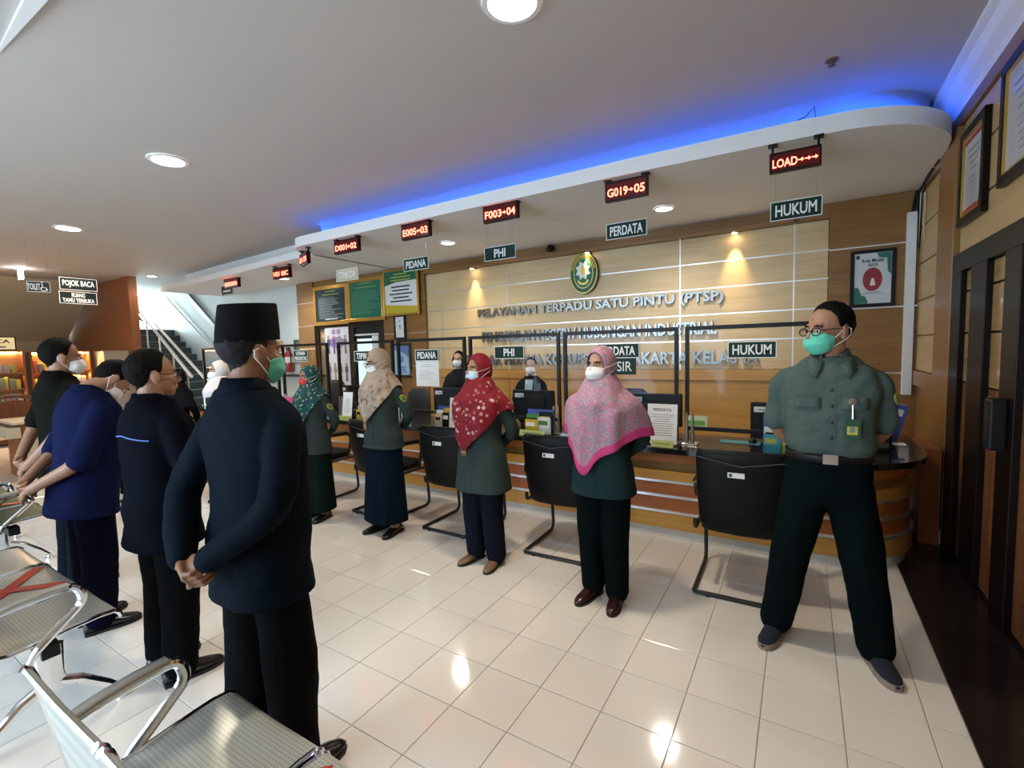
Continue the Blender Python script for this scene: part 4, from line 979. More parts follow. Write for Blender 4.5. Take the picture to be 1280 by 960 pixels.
    if mk:
        rows = mask_rows(bvh, mk[1]); mo = put('face_mask', grid_mesh(rows, 'face_mask', wrap=False), mk[0], root, HM, 0.002, 1)
        lp = MB(); rr = 0.0016
        for s in (-1, 1):
            jx = 16 if s > 0 else 0; top = rows[1][jx]; bo = rows[7][jx]
            ear = o.get('loop_end', 0.080)
            if o.get('hijab'):
                for z0, z1 in ((1.512, 1.545), (1.448, 1.520)):
                    pt = [rows[1][jx] if z0 > 1.5 else rows[7][jx]]
                    for q in range(8):
                        th = R(42+q*9); z = z0+(z1-z0)*q/7; cf = math.sqrt(max(0.05, 1-((z-1.528)/0.126)**2)); pt.append(V((s*0.0925*math.sin(th)*cf, -0.006+0.1165*math.cos(th)*cf, z)))
                    lp.tube(pt, rr, 6)
                continue
            lp.tube([top, V((s*ear, -0.016, 1.545)), V((s*(ear+0.003), -0.040, 1.535))], rr, 6); lp.tube([bo, V((s*ear, -0.012, 1.490)), V((s*(ear+0.003), -0.036, 1.512)), V((s*(ear+0.003), -0.036, 1.535))], rr, 6)
        put('ear_loop', lp.mesh('ear_loop'), M_LETTER, mo, HM)
    if o.get('glasses'):
        g = MB()
        for s in (-1, 1):
            g.tube([(s*0.034+0.024*math.cos(2*PI*q/20), 0.103-abs(math.cos(2*PI*q/20)*0.004), 1.530+0.017*math.sin(2*PI*q/20)) for q in range(20)], 0.0024, 6, closed=True)
            g.tube([(s*0.058, 0.101, 1.535), (s*0.076, 0.06, 1.538), (s*0.082, -0.012, 1.540)], 0.002, 6)
        g.tube([(-0.010, 0.105, 1.534), (0.010, 0.105, 1.534)], 0.0022, 6)
        go = put('glasses', g.mesh('glasses'), M_BLACK, root, HM)
        for s in (-1, 1):
            ln = MB(); ln.prism([(s*0.034+0.0225*math.cos(2*PI*q/20), 1.530+0.0155*math.sin(2*PI*q/20)) for q in range(20)], 0.1025, 0.1035); put('lens', ln.mesh('lens'), M_GLASS, go, HM)
    # ---- bottoms
    bt = o.get('bottom', 'trousers'); bmat = o['bottom_mat']; wst = 0.99
    if bt == 'trousers':
        tg = 0.012 if o['top'] == 'tucked' else 0.002
        mb = MB(); torso(mb, [(0.735, .150*bf, .105*bf, -.006)]+grow(st, tg, bf, 0.80, wst if o['top'] == 'tucked' else 0.95))
        tw = o.get('trouser', 1.0)
        for s in (-1, 1):
            f = feet[s]
            limb(mb, [V((s*0.084*bf, -0.004, 0.80)), V((s*0.084+(f.x-s*0.084)*0.52, f.y*0.5+0.006, 0.46)), V((f.x, f.y-0.022, 0.075))], [(0.102 if o['top'] == 'tucked' else 0.088)*bf*tw**.5, 0.080*tw, 0.070*tw], 16)
        if seated:
            mb = MB(); torso(mb, grow(st, 0.012, bf, 0.74, wst))
            for s in (-1, 1): limb(mb, [V((s*0.085, 0, 0.80)), V((s*0.10, 0.42, 0.80)), V((s*0.10, 0.42, 0.42))], [0.1, 0.08, 0.065], 14)
        tm = remesh(mb, cl, 4, 0.006, (9, 9, 5), pos[0])
        put('trousers', tm, bmat, root)
    else:
        mb = MB(); hz_ = o.get('hem', 0.12); sp = o.get('flare', 1.0)
        torso(mb, [(hz_, .205*sp, .165*sp, 0.0), (0.30, .195*sp, .155*sp, 0), (0.55, .182*(.5+.5*sp), .140, -.004), (0.74, .178, .130, -.008), (0.82, .182, .130, -.010), (0.90, .172, .124, -.008), (wst, .152, .112, 0)], 36, 2.2)
        tm = remesh(mb, cl, 3)
        for v in tm.vertices:
            a_ = math.atan2(v.co.y, v.co.x); w_ = max(0, min(1, (0.85-v.co.z)/0.6)); q = 1+0.045*w_*math.sin(a_*7+pos[0]*3+math.sin(a_*3))
            v.co.x *= q; v.co.y *= q
        put('skirt', tm, bmat, root)
    # ---- shoes
    sh = o.get('shoes', ('loafer', None, None))
    if not seated:
        for s in (-1, 1):
            f = feet[s]; shoe(root, f.x, f.y-0.01, toe[s], sh[1], sh[2], sh[0], sh[3] if len(sh) > 3 else 0)
    # ---- top
    tp = o['top']; tmat = o['top_mat']; hemz = o.get('top_hem', 0.76); ez = o.get('ease', 0.016)
    mb = MB(); ss = grow(st, ez, bf, max(hemz, 0.80))
    if hemz < 0.79:
        fl = o.get('top_flare', 0.02); b0 = st[1]; ss = [(hemz, b0[1]*bf+ez+fl, b0[2]*bf+ez+fl*0.8, b0[3])] + ss
    if tp == 'tucked': ss = grow(st, ez, bf, 0.98); ss[0] = (0.972, st[3][1]*bf+0.013, st[3][2]*bf+0.013, st[3][3]); ss.insert(1, (1.01, st[3][1]*bf+ez+0.006, st[3][2]*bf+ez+0.006, st[3][3]))
    torso(mb, ss, 32)
    slv = o.get('sleeve', 'long'); sr = o.get('sleeve_r', 0.060 if sex == 'm' else 0.053)
    for s in (-1, 1):
        S, E_, W = arms[s]; S2 = S+V((-s*0.050, 0, 0.006))
        if slv == 'long': limb(mb, [S2, S+V((s*0.012, 0, -0.03)), E_, W.lerp(E_, 0.06)], [sr*0.80, sr*0.98, sr*0.90, sr*0.68], 14)
        else: limb(mb, [S2, S+V((s*0.012, 0, -0.03)), S.lerp(E_, slv)], [sr*0.80, sr*1.0, sr*1.08], 14)
    cm = remesh(mb, cl, o.get('smooth', 5), o.get('fold', 0.006), (7, 7, 6), pos[0]*2.1)
    cm.transform(BM)
    topo = put('jacket' if o.get('jacket') else 'shirt', cm, tmat, root)
    cb = clothed_bvh([cm])
    # front seam, buttons, collar
    def surf(x, z, d=(0, 1, 0), off=0.004):
        """point on the clothing at height z and side x, seen from the front (or along d)"""
        d = V(d); h = cb.ray_cast(V((x, 0, z))+d*0.6, -d, 1.0)
        return (h[0]+d*off) if h[0] else V((x, 0.13, z))
    if o.get('collar', True):
        c = MB(); nr = 0.066 if sex == 'm' else 0.058; rows = []
        for i, (z, r_) in enumerate(((1.39, nr*1.16), (1.420, nr*1.06), (1.444, nr*1.01), (1.448, nr*1.06), (1.420, nr*1.20), (1.393, nr*1.40))):
            rg = []
            for j in range(29):
                a_ = R(90+26)+R(308)*j/28; fr = max(0, math.cos(a_-PI/2)); zz_ = z-0.030*fr*(1 if i > 2 else 0.6)
                rg.append(V((r_*math.cos(a_)*1.02, -0.020+r_*math.sin(a_)*1.0+(0.012*fr if i > 3 else 0), zz_)))
            rows.append(rg)
        put('collar', grid_mesh(rows, 'collar', wrap=False), o.get('collar_mat', tmat), root, BM, 0.003)
    if o.get('flaps'):
        for s in (-1, 1):
            tip = surf(s*0.060, 1.318, off=0.008); out_ = surf(s*0.092, 1.352, off=0.008); n0 = V((s*0.066, -0.005, 1.440)); n1 = V((s*0.020, 0.052, 1.400))
            mid = (n1+tip)*0.5+V((0, 0.006, 0)); mo_ = (n0+out_)*0.5+V((s*0.004, 0.006, 0.004))
            put('collar_flap', grid_mesh([[n0, n0.lerp(n1, 0.5)+V((s*0.008, 0.012, 0)), n1], [mo_, (mo_+mid)*0.5+V((0, 0.006, 0)), mid], [out_, (out_+tip)*0.5, tip]], 'collar_flap', wrap=False), tmat, topo, None, 0.004)
    if o.get('placket'):
        pk = MB(); zs = [1.33-0.03*q for q in range(int((1.33-max(hemz, 1.0 if tp == 'tucked' else hemz))/0.03))]
        L_ = [surf(-0.016, z, off=0.002) for z in zs]; R_ = [surf(0.016, z, off=0.002) for z in zs]; L2 = [p-V((0, 0.012, 0)) for p in L_]; R2 = [p-V((0, 0.012, 0)) for p in R_]
        pk.rings([[a_, b_, c_, d_] for a_, b_, c_, d_ in zip(L_, R_, R2, L2)]); put('placket', pk.mesh('placket', False), tmat, topo)
        for z in o.get('buttons', ()):
            p = surf(0, z, off=0.006); put('button', MB().ell(p, (0.008, 0.004, 0.008), 10, 6).mesh('button'), o.get('button_mat', M_BLACK), topo)
    for (x, z, w, h, nm, m_) in o.get('patches', ()):
        rg = [[surf(x+w*(a_/4-0.5), z+h*(0.5-b_/4), off=0.005) for a_ in range(5)] for b_ in range(5)]
        put(nm, grid_mesh(rg, nm, wrap=False), m_, topo, None, 0.004)
    for (s, z, w, h, nm, m_) in o.get('arm_patches', ()):
        # on the outside of the upper arm
        S, E_, W = arms[s]; rg = []
        for b_ in range(7):
            t_ = (z+h*(b_/6-0.5)); c_ = S.lerp(E_, t_); rr_ = []
            for a_ in range(7):
                an = w*(a_/6-0.5)*22; d_ = V((s*math.cos(an), math.sin(an)+o.get('patch_front', 0.0), 0.12)).normalized()
                hh = cb.ray_cast(c_+d_*0.4, -d_, 0.6); rr_.append((hh[0] if hh[0] else c_+d_*0.07)+d_*0.003)
            rg.append(rr_)
        # oval outline: pull the corners in
        cen = sum((q for r_ in rg for q in r_), V((0, 0, 0)))/49
        for b_ in range(7):
            for a_ in range(7):
                u_, v_ = a_/3-1, b_/3-1; L_ = max(abs(u_), abs(v_)); n_ = math.hypot(u_, v_)
                if n_ > 0: f_ = L_/n_; rg[b_][a_] = cen+(rg[b_][a_]-cen)*(f_ if o.get('oval', True) else 1)
        put(nm, grid_mesh(rg, nm, wrap=False), m_, topo, None, 0.004)
    # ---- belt
    if o.get('belt'):
        b0 = st[3]; bl = MB(); rg = []
        for z, d in ((0.945, 0.020), (0.982, 0.020)):
            rg.append([V(((b0[1]*bf+d)*math.cos(2*PI*q/40), b0[3]-0.002+(b0[2]*bf+d)*math.sin(2*PI*q/40), z)) for q in range(40)])
        bo = put('belt', grid_mesh(rg, 'belt'), M_BLACK, root, None, 0.006)
        put('buckle', MB().box(-0.028, 0.028, b0[3]+b0[2]*bf+0.020, b0[3]+b0[2]*bf+0.030, 0.942, 0.985).mesh('buckle', False), M_STEEL, bo)
    # ---- headscarf draped over head and shoulders
    hj = o.get('hijab')
    if hj:
        hmat = hj['mat']; op = hj.get('open', 1.10); c = V((0, -0.006, 1.528)); rows = []; n = 48
        for i in range(15):
            rg = []
            for j in range(n):
                th = 2*PI*j/n; sx_, cz_ = math.sin(th), math.cos(th)
                t0 = math.atan2(0.058*op*math.hypot(sx_*1.0, cz_*1.18), 0.068) if cz_ > 0 else math.atan2(0.060*op*math.hypot(sx_, cz_*1.62), 0.068)
                t = t0+(PI*0.985-t0)*(i/14)
                d = V((math.sin(t)*sx_, math.cos(t), math.sin(t)*cz_))
                rx, ry, rz_ = 0.088, 0.112, 0.122
                r = 1/math.sqrt((d.x/rx)**2+(d.y/ry)**2+(d.z/rz_)**2)
                hit = bvh.ray_cast(c+d*0.4, -d, 0.5); hr_ = (hit[0]-c).length if hit[0] else 0.08
                r = max(r if i > 1 else min(r, hr_+0.016), hr_+0.007)
                if d.z < -0.45: r = min(r, 0.125)
                r *= 1+0.010*math.sin(9*th+4*t)*min(1, i/4)
                rg.append(c+d*r)
            rows.append(rg)
        ho = put('headscarf', grid_mesh(rows, 'headscarf', attr=[1.0]*(15*n)), hmat, root, HM, 0.004)
        # drape
        cb2 = clothed_bvh([cm, body]); n = 72; nz = hj.get('rows', 34); rows = []; att = []
        hem = hj['hem']
        cen0 = BM @ V((0, -0.008, 1.45)); rad_prev = [0.0]*n; grid = []
        for i in range(nz):
            v = i/(nz-1); rg = []
            for j in range(n):
                ph = 2*PI*j/n; hz2 = hem(math.degrees(ph)); z = 1.475+(hz2-1.475)*v
                d = V((math.cos(ph), math.sin(ph), 0)); cy = -0.006; c2 = V((0, cy, z))
                h = cb2.ray_cast(c2+d*0.6, -d, 0.6); r = (h[0]-c2).length if h[0] else 0.0
                e = 0.014+0.016*min(1, v*2)
                rt_ = 0.083+0.012*max(0, math.sin(ph))
                if z > 1.40: r = min(r, rt_+0.02)
                r = max(r, rt_-e+(1.475-z)*0.55 if z > 1.30 else 0)
                r = max(r+e, rad_prev[j]*hj.get('hang', 0.997)); r = min(r, 0.35)
                rad_prev[j] = r; rg.append(r)
            grid.append(rg)
        for _ in range(3): grid = [[(grid[i][j-1]+2*grid[i][j]+grid[i][(j+1) % n])/4 if i else grid[i][j] for j in range(n)] for i in range(nz)]
        for i in range(nz):
            v = i/(nz-1); rg = []
            for j in range(n):
                ph = 2*PI*j/n; hz2 = hem(math.degrees(ph)); z = 1.475+(hz2-1.475)*v
                r = grid[i][j]*(1+hj.get('fold', 0.03)*min(1, v*2.2)*(0.6*math.sin(ph*11+pos[0]*5)+0.5*math.sin(ph*6+2*v+pos[0]))); 
                rg.append(V((r*math.cos(ph), -0.006+r*math.sin(ph), z))); att.append(max(0.0, (z-hz2)))
            rows.append(rg)
        put('scarf_drape', grid_mesh(rows, 'scarf_drape', attr=att), hmat, ho, BM, 0.004)
    for fn in o.get('extras', ()): fn(root, topo, surf, BM)
    return root

# ---- fabrics
def fabric(name, col, rough=0.85, var=0.12, sheen=0.0):
    return mat(name, col, rough=rough, var=var, scale=5, bump=0.25, bscale=220, spec=0.04, sheen=sheen)
def pattern(name, kind, cols, scale):
    """printed scarf cloth: cols = ground, print 1, print 2, border"""
    m = bpy.data.materials.new(name); m.use_nodes = True; nt = m.node_tree; b = nt.nodes['Principled BSDF']
    b.inputs['Roughness'].default_value = 0.7; b.inputs['Specular IOR Level'].default_value = 0.25
    tc = nt.nodes.new('ShaderNodeTexCoord'); L = nt.links.new
    def mix(f, a, c):
        x = nt.nodes.new('ShaderNodeMix'); x.data_type = 'RGBA'; L(f, x.inputs[0])
        for s, v in ((6, a), (7, c)):
            if isinstance(v, tuple): x.inputs[s].default_value = v+(1,)
            else: L(v, x.inputs[s])
        return x.outputs[2]
    def less(s, v, soft=0.03):
        r = nt.nodes.new('ShaderNodeMapRange'); r.inputs[1].default_value = v-soft; r.inputs[2].default_value = v+soft; r.inputs[3].default_value = 1; r.inputs[4].default_value = 0; L(s, r.inputs[0]); return r.outputs[0]
    vo = nt.nodes.new('ShaderNodeTexVoronoi'); vo.inputs['Scale'].default_value = scale; L(tc.outputs['Object'], vo.inputs['Vector'])
    no = nt.nodes.new('ShaderNodeTexNoise'); no.inputs['Scale'].default_value = scale*0.5; no.inputs['Detail'].default_value = 5; L(tc.outputs['Object'], no.inputs['Vector'])
    if kind == 'dots':
        sel = nt.nodes.new('ShaderNodeSeparateColor'); L(vo.outputs['Color'], sel.inputs[0])
        c = mix(sel.outputs[0], cols[1], cols[2]); dot = less(vo.outputs['Distance'], 0.36)
        on = nt.nodes.new('ShaderNodeMath'); on.operation = 'LESS_THAN'; on.inputs[1].default_value = 0.62; L(sel.outputs[1], on.inputs[0])
        mu = nt.nodes.new('ShaderNodeMath'); mu.operation = 'MULTIPLY'; L(dot, mu.inputs[0]); L(on.outputs[0], mu.inputs[1])
        fac = mu.outputs[0]
        if len(cols) > 4:      # print only on the lower part of the scarf
            at = nt.nodes.new('ShaderNodeAttribute'); at.attribute_name = 'hem'; lo = less(at.outputs['Fac'], cols[4], 0.08)
            m2 = nt.nodes.new('ShaderNodeMath'); m2.operation = 'MULTIPLY'; L(fac, m2.inputs[0]); L(lo, m2.inputs[1]); fac = m2.outputs[0]
        c = mix(fac, cols[0], c)
    else:
        f1 = less(no.outputs['Fac'], 0.50, 0.06); c = mix(f1, cols[0], cols[1])
        n2 = nt.nodes.new('ShaderNodeTexNoise'); n2.inputs['Scale'].default_value = scale*1.3; n2.inputs['Detail'].default_value = 3; L(tc.outputs['Object'], n2.inputs['Vector'])
        f2 = less(n2.outputs['Fac'], 0.42, 0.04); c = mix(f2, c, cols[2])
        if len(cols) > 4:
            at = nt.nodes.new('ShaderNodeAttribute'); at.attribute_name = 'hem'; hi = less(at.outputs['Fac'], cols[4], 0.1); c = mix(hi, cols[0], c)
    if cols[3] is not None:
        at = nt.nodes.new('ShaderNodeAttribute'); at.attribute_name = 'hem'; c = mix(less(at.outputs['Fac'], 0.055, 0.003), c, cols[3])
    L(c, b.inputs['Base Color']); return m
M_UNI = fabric('uniform_grey_green', (0.036, 0.052, 0.052)); M_UNI2 = fabric('uniform_teal_grey', (0.018, 0.040, 0.043))
M_BADGE = mat('yellow_green_badge', (0.30, 0.30, 0.02), rough=0.6); M_BADGE2 = mat('badge_green', (0.03, 0.13, 0.04), rough=0.6)
M_BLACKCLOTH = fabric('black_cloth', (0.003, 0.0035, 0.004)); M_NAVYBLACK = fabric('navy_black_cloth', (0.003, 0.0065, 0.012), rough=0.7)
M_DARKTROUSER = fabric('dark_trouser_cloth', (0.003, 0.0065, 0.0075)); M_NAVYSKIRT = fabric('navy_skirt_cloth', (0.004, 0.010, 0.020)); M_GREENSKIRT = fabric('dark_green_skirt_cloth', (0.006, 0.014, 0.012))
M_LEATHER = mat('black_leather_shoe', (0.012, 0.010, 0.010), rough=0.22, var=0.2); M_BROWNSHOE = mat('brown_shoe', (0.20, 0.11, 0.06), rough=0.5); M_NAVYSHOE = mat('navy_mesh_shoe', (0.010, 0.014, 0.028), rough=0.9, bump=0.4, bscale=300)
M_SOLE = mat('dark_sole', (0.015, 0.013, 0.012), rough=0.7); M_SOLEGREY = mat('taupe_sole', (0.26, 0.21, 0.17), rough=0.7); M_MAROON = mat('maroon_shoe', (0.030, 0.008, 0.008), rough=0.2)
MK_WHITE = mat('white_mask', (0.80, 0.80, 0.80), rough=0.8, var=0.02); MK_GREEN = mat('mint_mask', (0.12, 0.56, 0.42), rough=0.8, var=0.04); MK_BLUE = mat('pale_blue_mask', (0.48, 0.60, 0.68), rough=0.8, var=0.03); MK_RED = mat('red_mask', (0.62, 0.045, 0.035), rough=0.8, var=0.03)

def badge_card(x, z, w, h, cols, cord=None, name='id_badge'):
    def fn(root, topo, surf, BM):
        p = surf(x, z, off=0.012)
        b = MB().box(p.x-w/2, p.x+w/2, p.y-0.002, p.y+0.002, p.z-h/2, p.z+h/2); bo = put(name, b.mesh(name, False), cols[0], root)
        put('badge_panel', MB().box(p.x-w*0.32, p.x+w*0.32, p.y+0.002, p.y+0.003, p.z-h*0.30, p.z+h*0.12).mesh('badge_panel', False), cols[1], bo)
        put('badge_photo', MB().box(p.x-w*0.16, p.x+w*0.16, p.y+0.003, p.y+0.004, p.z-h*0.18, p.z+h*0.10).mesh('badge_photo', False), cols[2], bo)
        if cord == 'reel':
            q = surf(x, z+0.115, off=0.008); put('badge_reel', MB().ell(q, (0.018, 0.006, 0.018), 16, 8).mesh('badge_reel'), mat('reel_grey', (0.15, 0.11, 0.09)), bo)
            put('badge_cord', MB().tube([q, p+V((0, 0, h/2))], 0.003, 6).mesh('badge_cord'), M_STEEL, bo)
        elif cord is not None:
            put('lanyard', MB().tube([p+V((0, 0, h/2)), surf(x*0.6+0.02, z+0.22, off=0.030), surf(0.055, 1.25, off=0.03)], 0.004, 6).mesh('lanyard'), cord, bo)
    return fn
def piping(root, topo, surf, BM):
    """pale blue cord across the shoulders and along the collar of the dark shirt"""
    m = mat('pale_blue_piping', (0.10, 0.18, 0.55), rough=0.6)
    pts = []
    for k in range(13):
        x = -0.165+0.33*k/12; pts.append(surf(x, 1.235+0.020*(1-abs(x)/0.165), (0, -1, 0), 0.003))
    put('piping', MB().tube(pts, 0.0032, 6).mesh('piping'), m, topo)
    rg = [V((0.0845*math.cos(R(116+308*k/28)), -0.020+0.0830*math.sin(R(116+308*k/28))+0.012*max(0, math.cos(R(26+308*k/28))), 1.3925-0.030*max(0, math.cos(R(26+308*k/28))))) for k in range(29)]
    put('collar_piping', MB().tube(rg, 0.0026, 6).mesh('collar_piping'), m, topo, BM)

def hem_fn(front, side, back, tip=None):
    def f(deg):
        a = math.radians(deg-90)      # 0 at the front
        c = math.cos(a)
        z = side+(front-side)*max(0, c)**1.4 if c > 0 else side+(back-side)*(-c)**1.2
        if tip: z -= tip[1]*math.exp(-((math.degrees(math.atan2(math.sin(a-R(tip[0])), math.cos(a-R(tip[0]))))/tip[2])**2))
        return z
    return f

gp = lambda px, py: tuple(on_floor(px, py))
# ---- the row of men with their backs to the waiting chairs
HB = {'hand_r': ((-0.92, -0.05, -0.28), (0.0, 0.75, -0.6), 1, (0.55, 0.8, 0.6)), 'hand_l': ((0.88, -0.22, -0.30), (0, 0.75, 0.55), -1, (0.8, 0.9, 0.7))}
person('man in a black velvet cap and dark long sleeved shirt, hands clasped behind his back', gp(347, 966), 0.04, 1.675, dict(
    tone=2, build=0.94, cap=True, hair='grey', hair_kw=dict(front=50, off=0.008), mask=(MK_GREEN, 'surgical'), turn=R(-3), bow=R(3), fine=0.005, cloth=0.008,
    top='loose', top_mat=M_NAVYBLACK, top_hem=0.70, top_flare=0.012, ease=0.024, sleeve_r=0.060, sleeve='long', bottom_mat=M_BLACKCLOTH, trouser=1.12, shoes=('loafer', M_LEATHER, M_SOLE, 1), fold=0.008,
    elbow_r=(0.262, -0.10, 1.06), wrist_r=(0.035, -0.215, 0.885), elbow_l=(0.270, -0.12, 1.05), wrist_l=(0.075, -0.222, 0.865), foot_l=(-0.10, -0.02, 0), foot_r=(0.10, 0.03, 0), legs=0.1, **HB))
person('bare-headed man in a dark shirt with pale blue piping across the shoulders', gp(222, 838), 0.0, 1.575, dict(
    tone=1, build=1.05, hair='black', hair_kw=dict(front=44, off=0.016), glasses=True, turn=R(-6), fine=0.005,
    top='loose', top_mat=fabric('midnight_shirt', (0.0022, 0.003, 0.0065)), top_hem=0.70, ease=0.022, sleeve=0.85, bottom_mat=M_BLACKCLOTH, trouser=1.1, shoes=('loafer', M_LEATHER, M_SOLE, 1),
    elbow=(0.26, 0.02, 1.06), wrist=(0.10, 0.19, 0.98), hand_r=((-0.8, 0.3, 0.1), (0, -0.8, 0.2), 1, (0.5, 0.6, 0.5)), hand_l=((0.8, 0.3, 0.1), (0, -0.8, 0.2), -1, (0.5, 0.6, 0.5)), extras=[piping]))
person('man in a navy short sleeved shirt with bowed head and hands held behind', gp(126, 780), -0.05, 1.60, dict(
    tone=1, build=1.10, hair='black', hair_kw=dict(front=58, off=0.010), mask=(MK_WHITE, 'surgical'), bow=R(50), bend=R(7), fine=0.005,
    top='loose', top_mat=fabric('navy_shirt', (0.006, 0.009, 0.040)), top_hem=0.70, top_flare=0.015, ease=0.024, sleeve=0.98, sleeve_r=0.064, bottom_mat=fabric('dark_navy_trouser', (0.003, 0.003, 0.011)), trouser=1.1, shoes=('loafer', M_LEATHER, M_SOLE, 1),
    elbow=(0.250, -0.09, 1.03), wrist_r=(0.05, -0.24, 0.87), wrist_l=(0.075, -0.245, 0.89), **HB))
person('man in a black short sleeved shirt and white mask before the bookshelves', (-4.25, 1.12, 0), 0.0, 1.685, dict(
    tone=1, build=1.0, hair='black', hair_kw=dict(front=48, off=0.014), mask=(MK_WHITE, 'kn'), turn=R(-4), bow=R(4),
    top='loose', top_mat=fabric('black_short_shirt', (0.006, 0.006, 0.005)), top_hem=0.72, ease=0.022, sleeve=0.85, bottom_mat=M_NAVYBLACK, shoes=('loafer', M_LEATHER, M_SOLE, 1),
    elbow=(0.25, -0.10, 1.06), wrist_r=(0.06, -0.22, 0.86), wrist_l=(0.08, -0.22, 0.89), **HB))
# ---- the row of women facing them
ACCF = dict(sex='f', jacket=True, top='loose', elbow=(0.232, -0.11, 1.06), wrist=(0.06, -0.20, 0.93), collar=False)
SC_PINK = pattern('pink_scarf', 'noise', ((0.50, 0.19, 0.30), (0.27, 0.25, 0.29), (0.58, 0.34, 0.40), (0.62, 0.06, 0.22)), 80)
SC_RED = pattern('red_scarf', 'dots', ((0.19, 0.008, 0.016), (0.62, 0.42, 0.38), (0.34, 0.06, 0.05), None, 0.34), 26)
SC_TEAL = pattern('teal_scarf', 'dots', ((0.008, 0.065, 0.070), (0.50, 0.42, 0.26), (0.05, 0.18, 0.10), None), 36)
SC_BEIGE = pattern('beige_scarf', 'noise', ((0.36, 0.28, 0.21), (0.42, 0.36, 0.30), (0.26, 0.14, 0.07), None, 0.26), 22)
SEAM = mat('jacket_button', (0.02, 0.03, 0.03), rough=0.4)
BAD = [(-1, 0.42, 0.06, 0.26, 'sleeve_badge', M_BADGE), (-1, 0.42, 0.035, 0.15, 'badge_centre', M_BADGE2)]
person('woman in a large pink patterned headscarf and white mask', gp(755, 750), PI-0.06, 1.545, dict(ACCF, tone=0, mask=(MK_WHITE, 'kn'), loop_end=0.097, turn=R(-10), fine=0.005, cloth=0.008,
    top_mat=M_UNI2, top_hem=0.72, top_flare=0.012, ease=0.018, bottom_mat=M_DARKTROUSER, trouser=1.08, legs=0.085, shoes=('loafer', M_MAROON, M_SOLE), build=1.06, placket=True, sleeve_r=0.058,
    hijab=dict(mat=SC_PINK, hem=hem_fn(0.98, 1.10, 1.08, (-14, 0.12, 20)), fold=0.045, hang=1.0)))
person('woman in a dark red headscarf with pale dots and a pale blue mask', gp(606, 703), PI-0.05, 1.515, dict(ACCF, tone=1, mask=(MK_BLUE, 'surgical'), loop_end=0.097, turn=R(-12), fine=0.005,
    top_mat=M_UNI, top_hem=0.60, top_flare=0.030, ease=0.018, bottom_mat=fabric('blue_black_trouser', (0.008, 0.010, 0.018)), trouser=1.12, legs=0.10, shoes=('flat', M_BROWNSHOE, M_SOLE), build=1.08, placket=True, sleeve_r=0.058,
    hijab=dict(mat=SC_RED, hem=hem_fn(1.00, 1.23, 1.22, (-12, 0.08, 20)), fold=0.045),
    extras=[badge_card(0.055, 0.93, 0.055, 0.10, (mat('brown_badge', (0.16, 0.06, 0.02)), mat('gold_badge', (0.30, 0.18, 0.06)), M_INK), mat('orange_lanyard', (0.45, 0.09, 0.02)))]))
person('woman in a beige brown headscarf and glasses with a long navy skirt', gp(484, 664), PI, 1.575, dict(ACCF, tone=0, mask=(MK_WHITE, 'surgical'), loop_end=0.097, glasses=True, turn=R(-16), bow=R(8), fine=0.005,
    top_mat=M_UNI, top_hem=0.775, top_flare=0.02, ease=0.016, bottom='skirt', bottom_mat=M_NAVYSKIRT, hem=0.115, shoes=('flat', M_LEATHER, M_SOLE), placket=True, arm_patches=BAD, patch_front=0.3,
    hijab=dict(mat=SC_BEIGE, hem=hem_fn(1.09, 1.33, 1.27, (-14, 0.08, 24)), fold=0.045),
    extras=[badge_card(0.08, 0.985, 0.045, 0.09, (mat('brown_badge', (0.16, 0.06, 0.02)), mat('tan_badge', (0.25, 0.18, 0.10)), M_INK), M_BLACK)]))
person('woman in a teal dotted headscarf and red mask with a long dark green skirt', gp(398, 647), PI+0.05, 1.44, dict(ACCF, tone=1, mask=(MK_RED, 'surgical'), loop_end=0.097, turn=R(-14), bow=R(4),
    top_mat=M_UNI, top_hem=0.72, top_flare=0.02, ease=0.016, bottom='skirt', bottom_mat=M_GREENSKIRT, hem=0.10, shoes=('flat', M_LEATHER, M_SOLE, 1), placket=True, arm_patches=BAD, patch_front=0.3,
    hijab=dict(mat=SC_TEAL, hem=hem_fn(1.08, 1.35, 1.28, (-10, 0.15, 24)), fold=0.045)))
SC_WHITE = fabric('white_scarf', (0.66, 0.62, 0.60)); SC_BLACK = fabric('black_scarf', (0.008, 0.008, 0.010)); SC_BROWN = fabric('brown_scarf', (0.17, 0.115, 0.085))
person('woman in a plain white headscarf and white mask near the stairs', (-5.22, 2.62, 0), PI+0.05, 1.50, dict(ACCF, tone=0, mask=(MK_WHITE, 'kn'), loop_end=0.097, turn=R(-12), fine=0.008, cloth=0.012,
    top_mat=M_UNI, top_hem=0.72, bottom='skirt', bottom_mat=M_NAVYSKIRT, shoes=('flat', M_LEATHER, M_SOLE), hijab=dict(mat=SC_WHITE, hem=hem_fn(1.24, 1.30, 1.28), rows=20)))
person('woman in a black headscarf and white mask near the stairs', (-6.15, 2.60, 0), PI+0.05, 1.41, dict(ACCF, tone=0, mask=(MK_WHITE, 'surgical'), loop_end=0.097, turn=R(-12), fine=0.008, cloth=0.012,
    top_mat=M_BLACKCLOTH, top_hem=0.72, bottom='skirt', bottom_mat=M_BLACKCLOTH, shoes=('flat', M_LEATHER, M_SOLE), hijab=dict(mat=SC_BLACK, hem=hem_fn(0.95, 1.15, 1.1), rows=20)))
person('woman in a greyish brown headscarf and black dress near the stairs', (-6.15, 2.16, 0), PI+0.15, 1.40, dict(ACCF, tone=1, mask=(MK_WHITE, 'surgical'), loop_end=0.097, turn=R(-12), fine=0.008, cloth=0.012,
    top_mat=M_BLACKCLOTH, top_hem=0.72, bottom='skirt', bottom_mat=M_BLACKCLOTH, shoes=('flat', M_LEATHER, M_SOLE), hijab=dict(mat=SC_BROWN, hem=hem_fn(1.0, 1.1, 1.1), rows=20)))
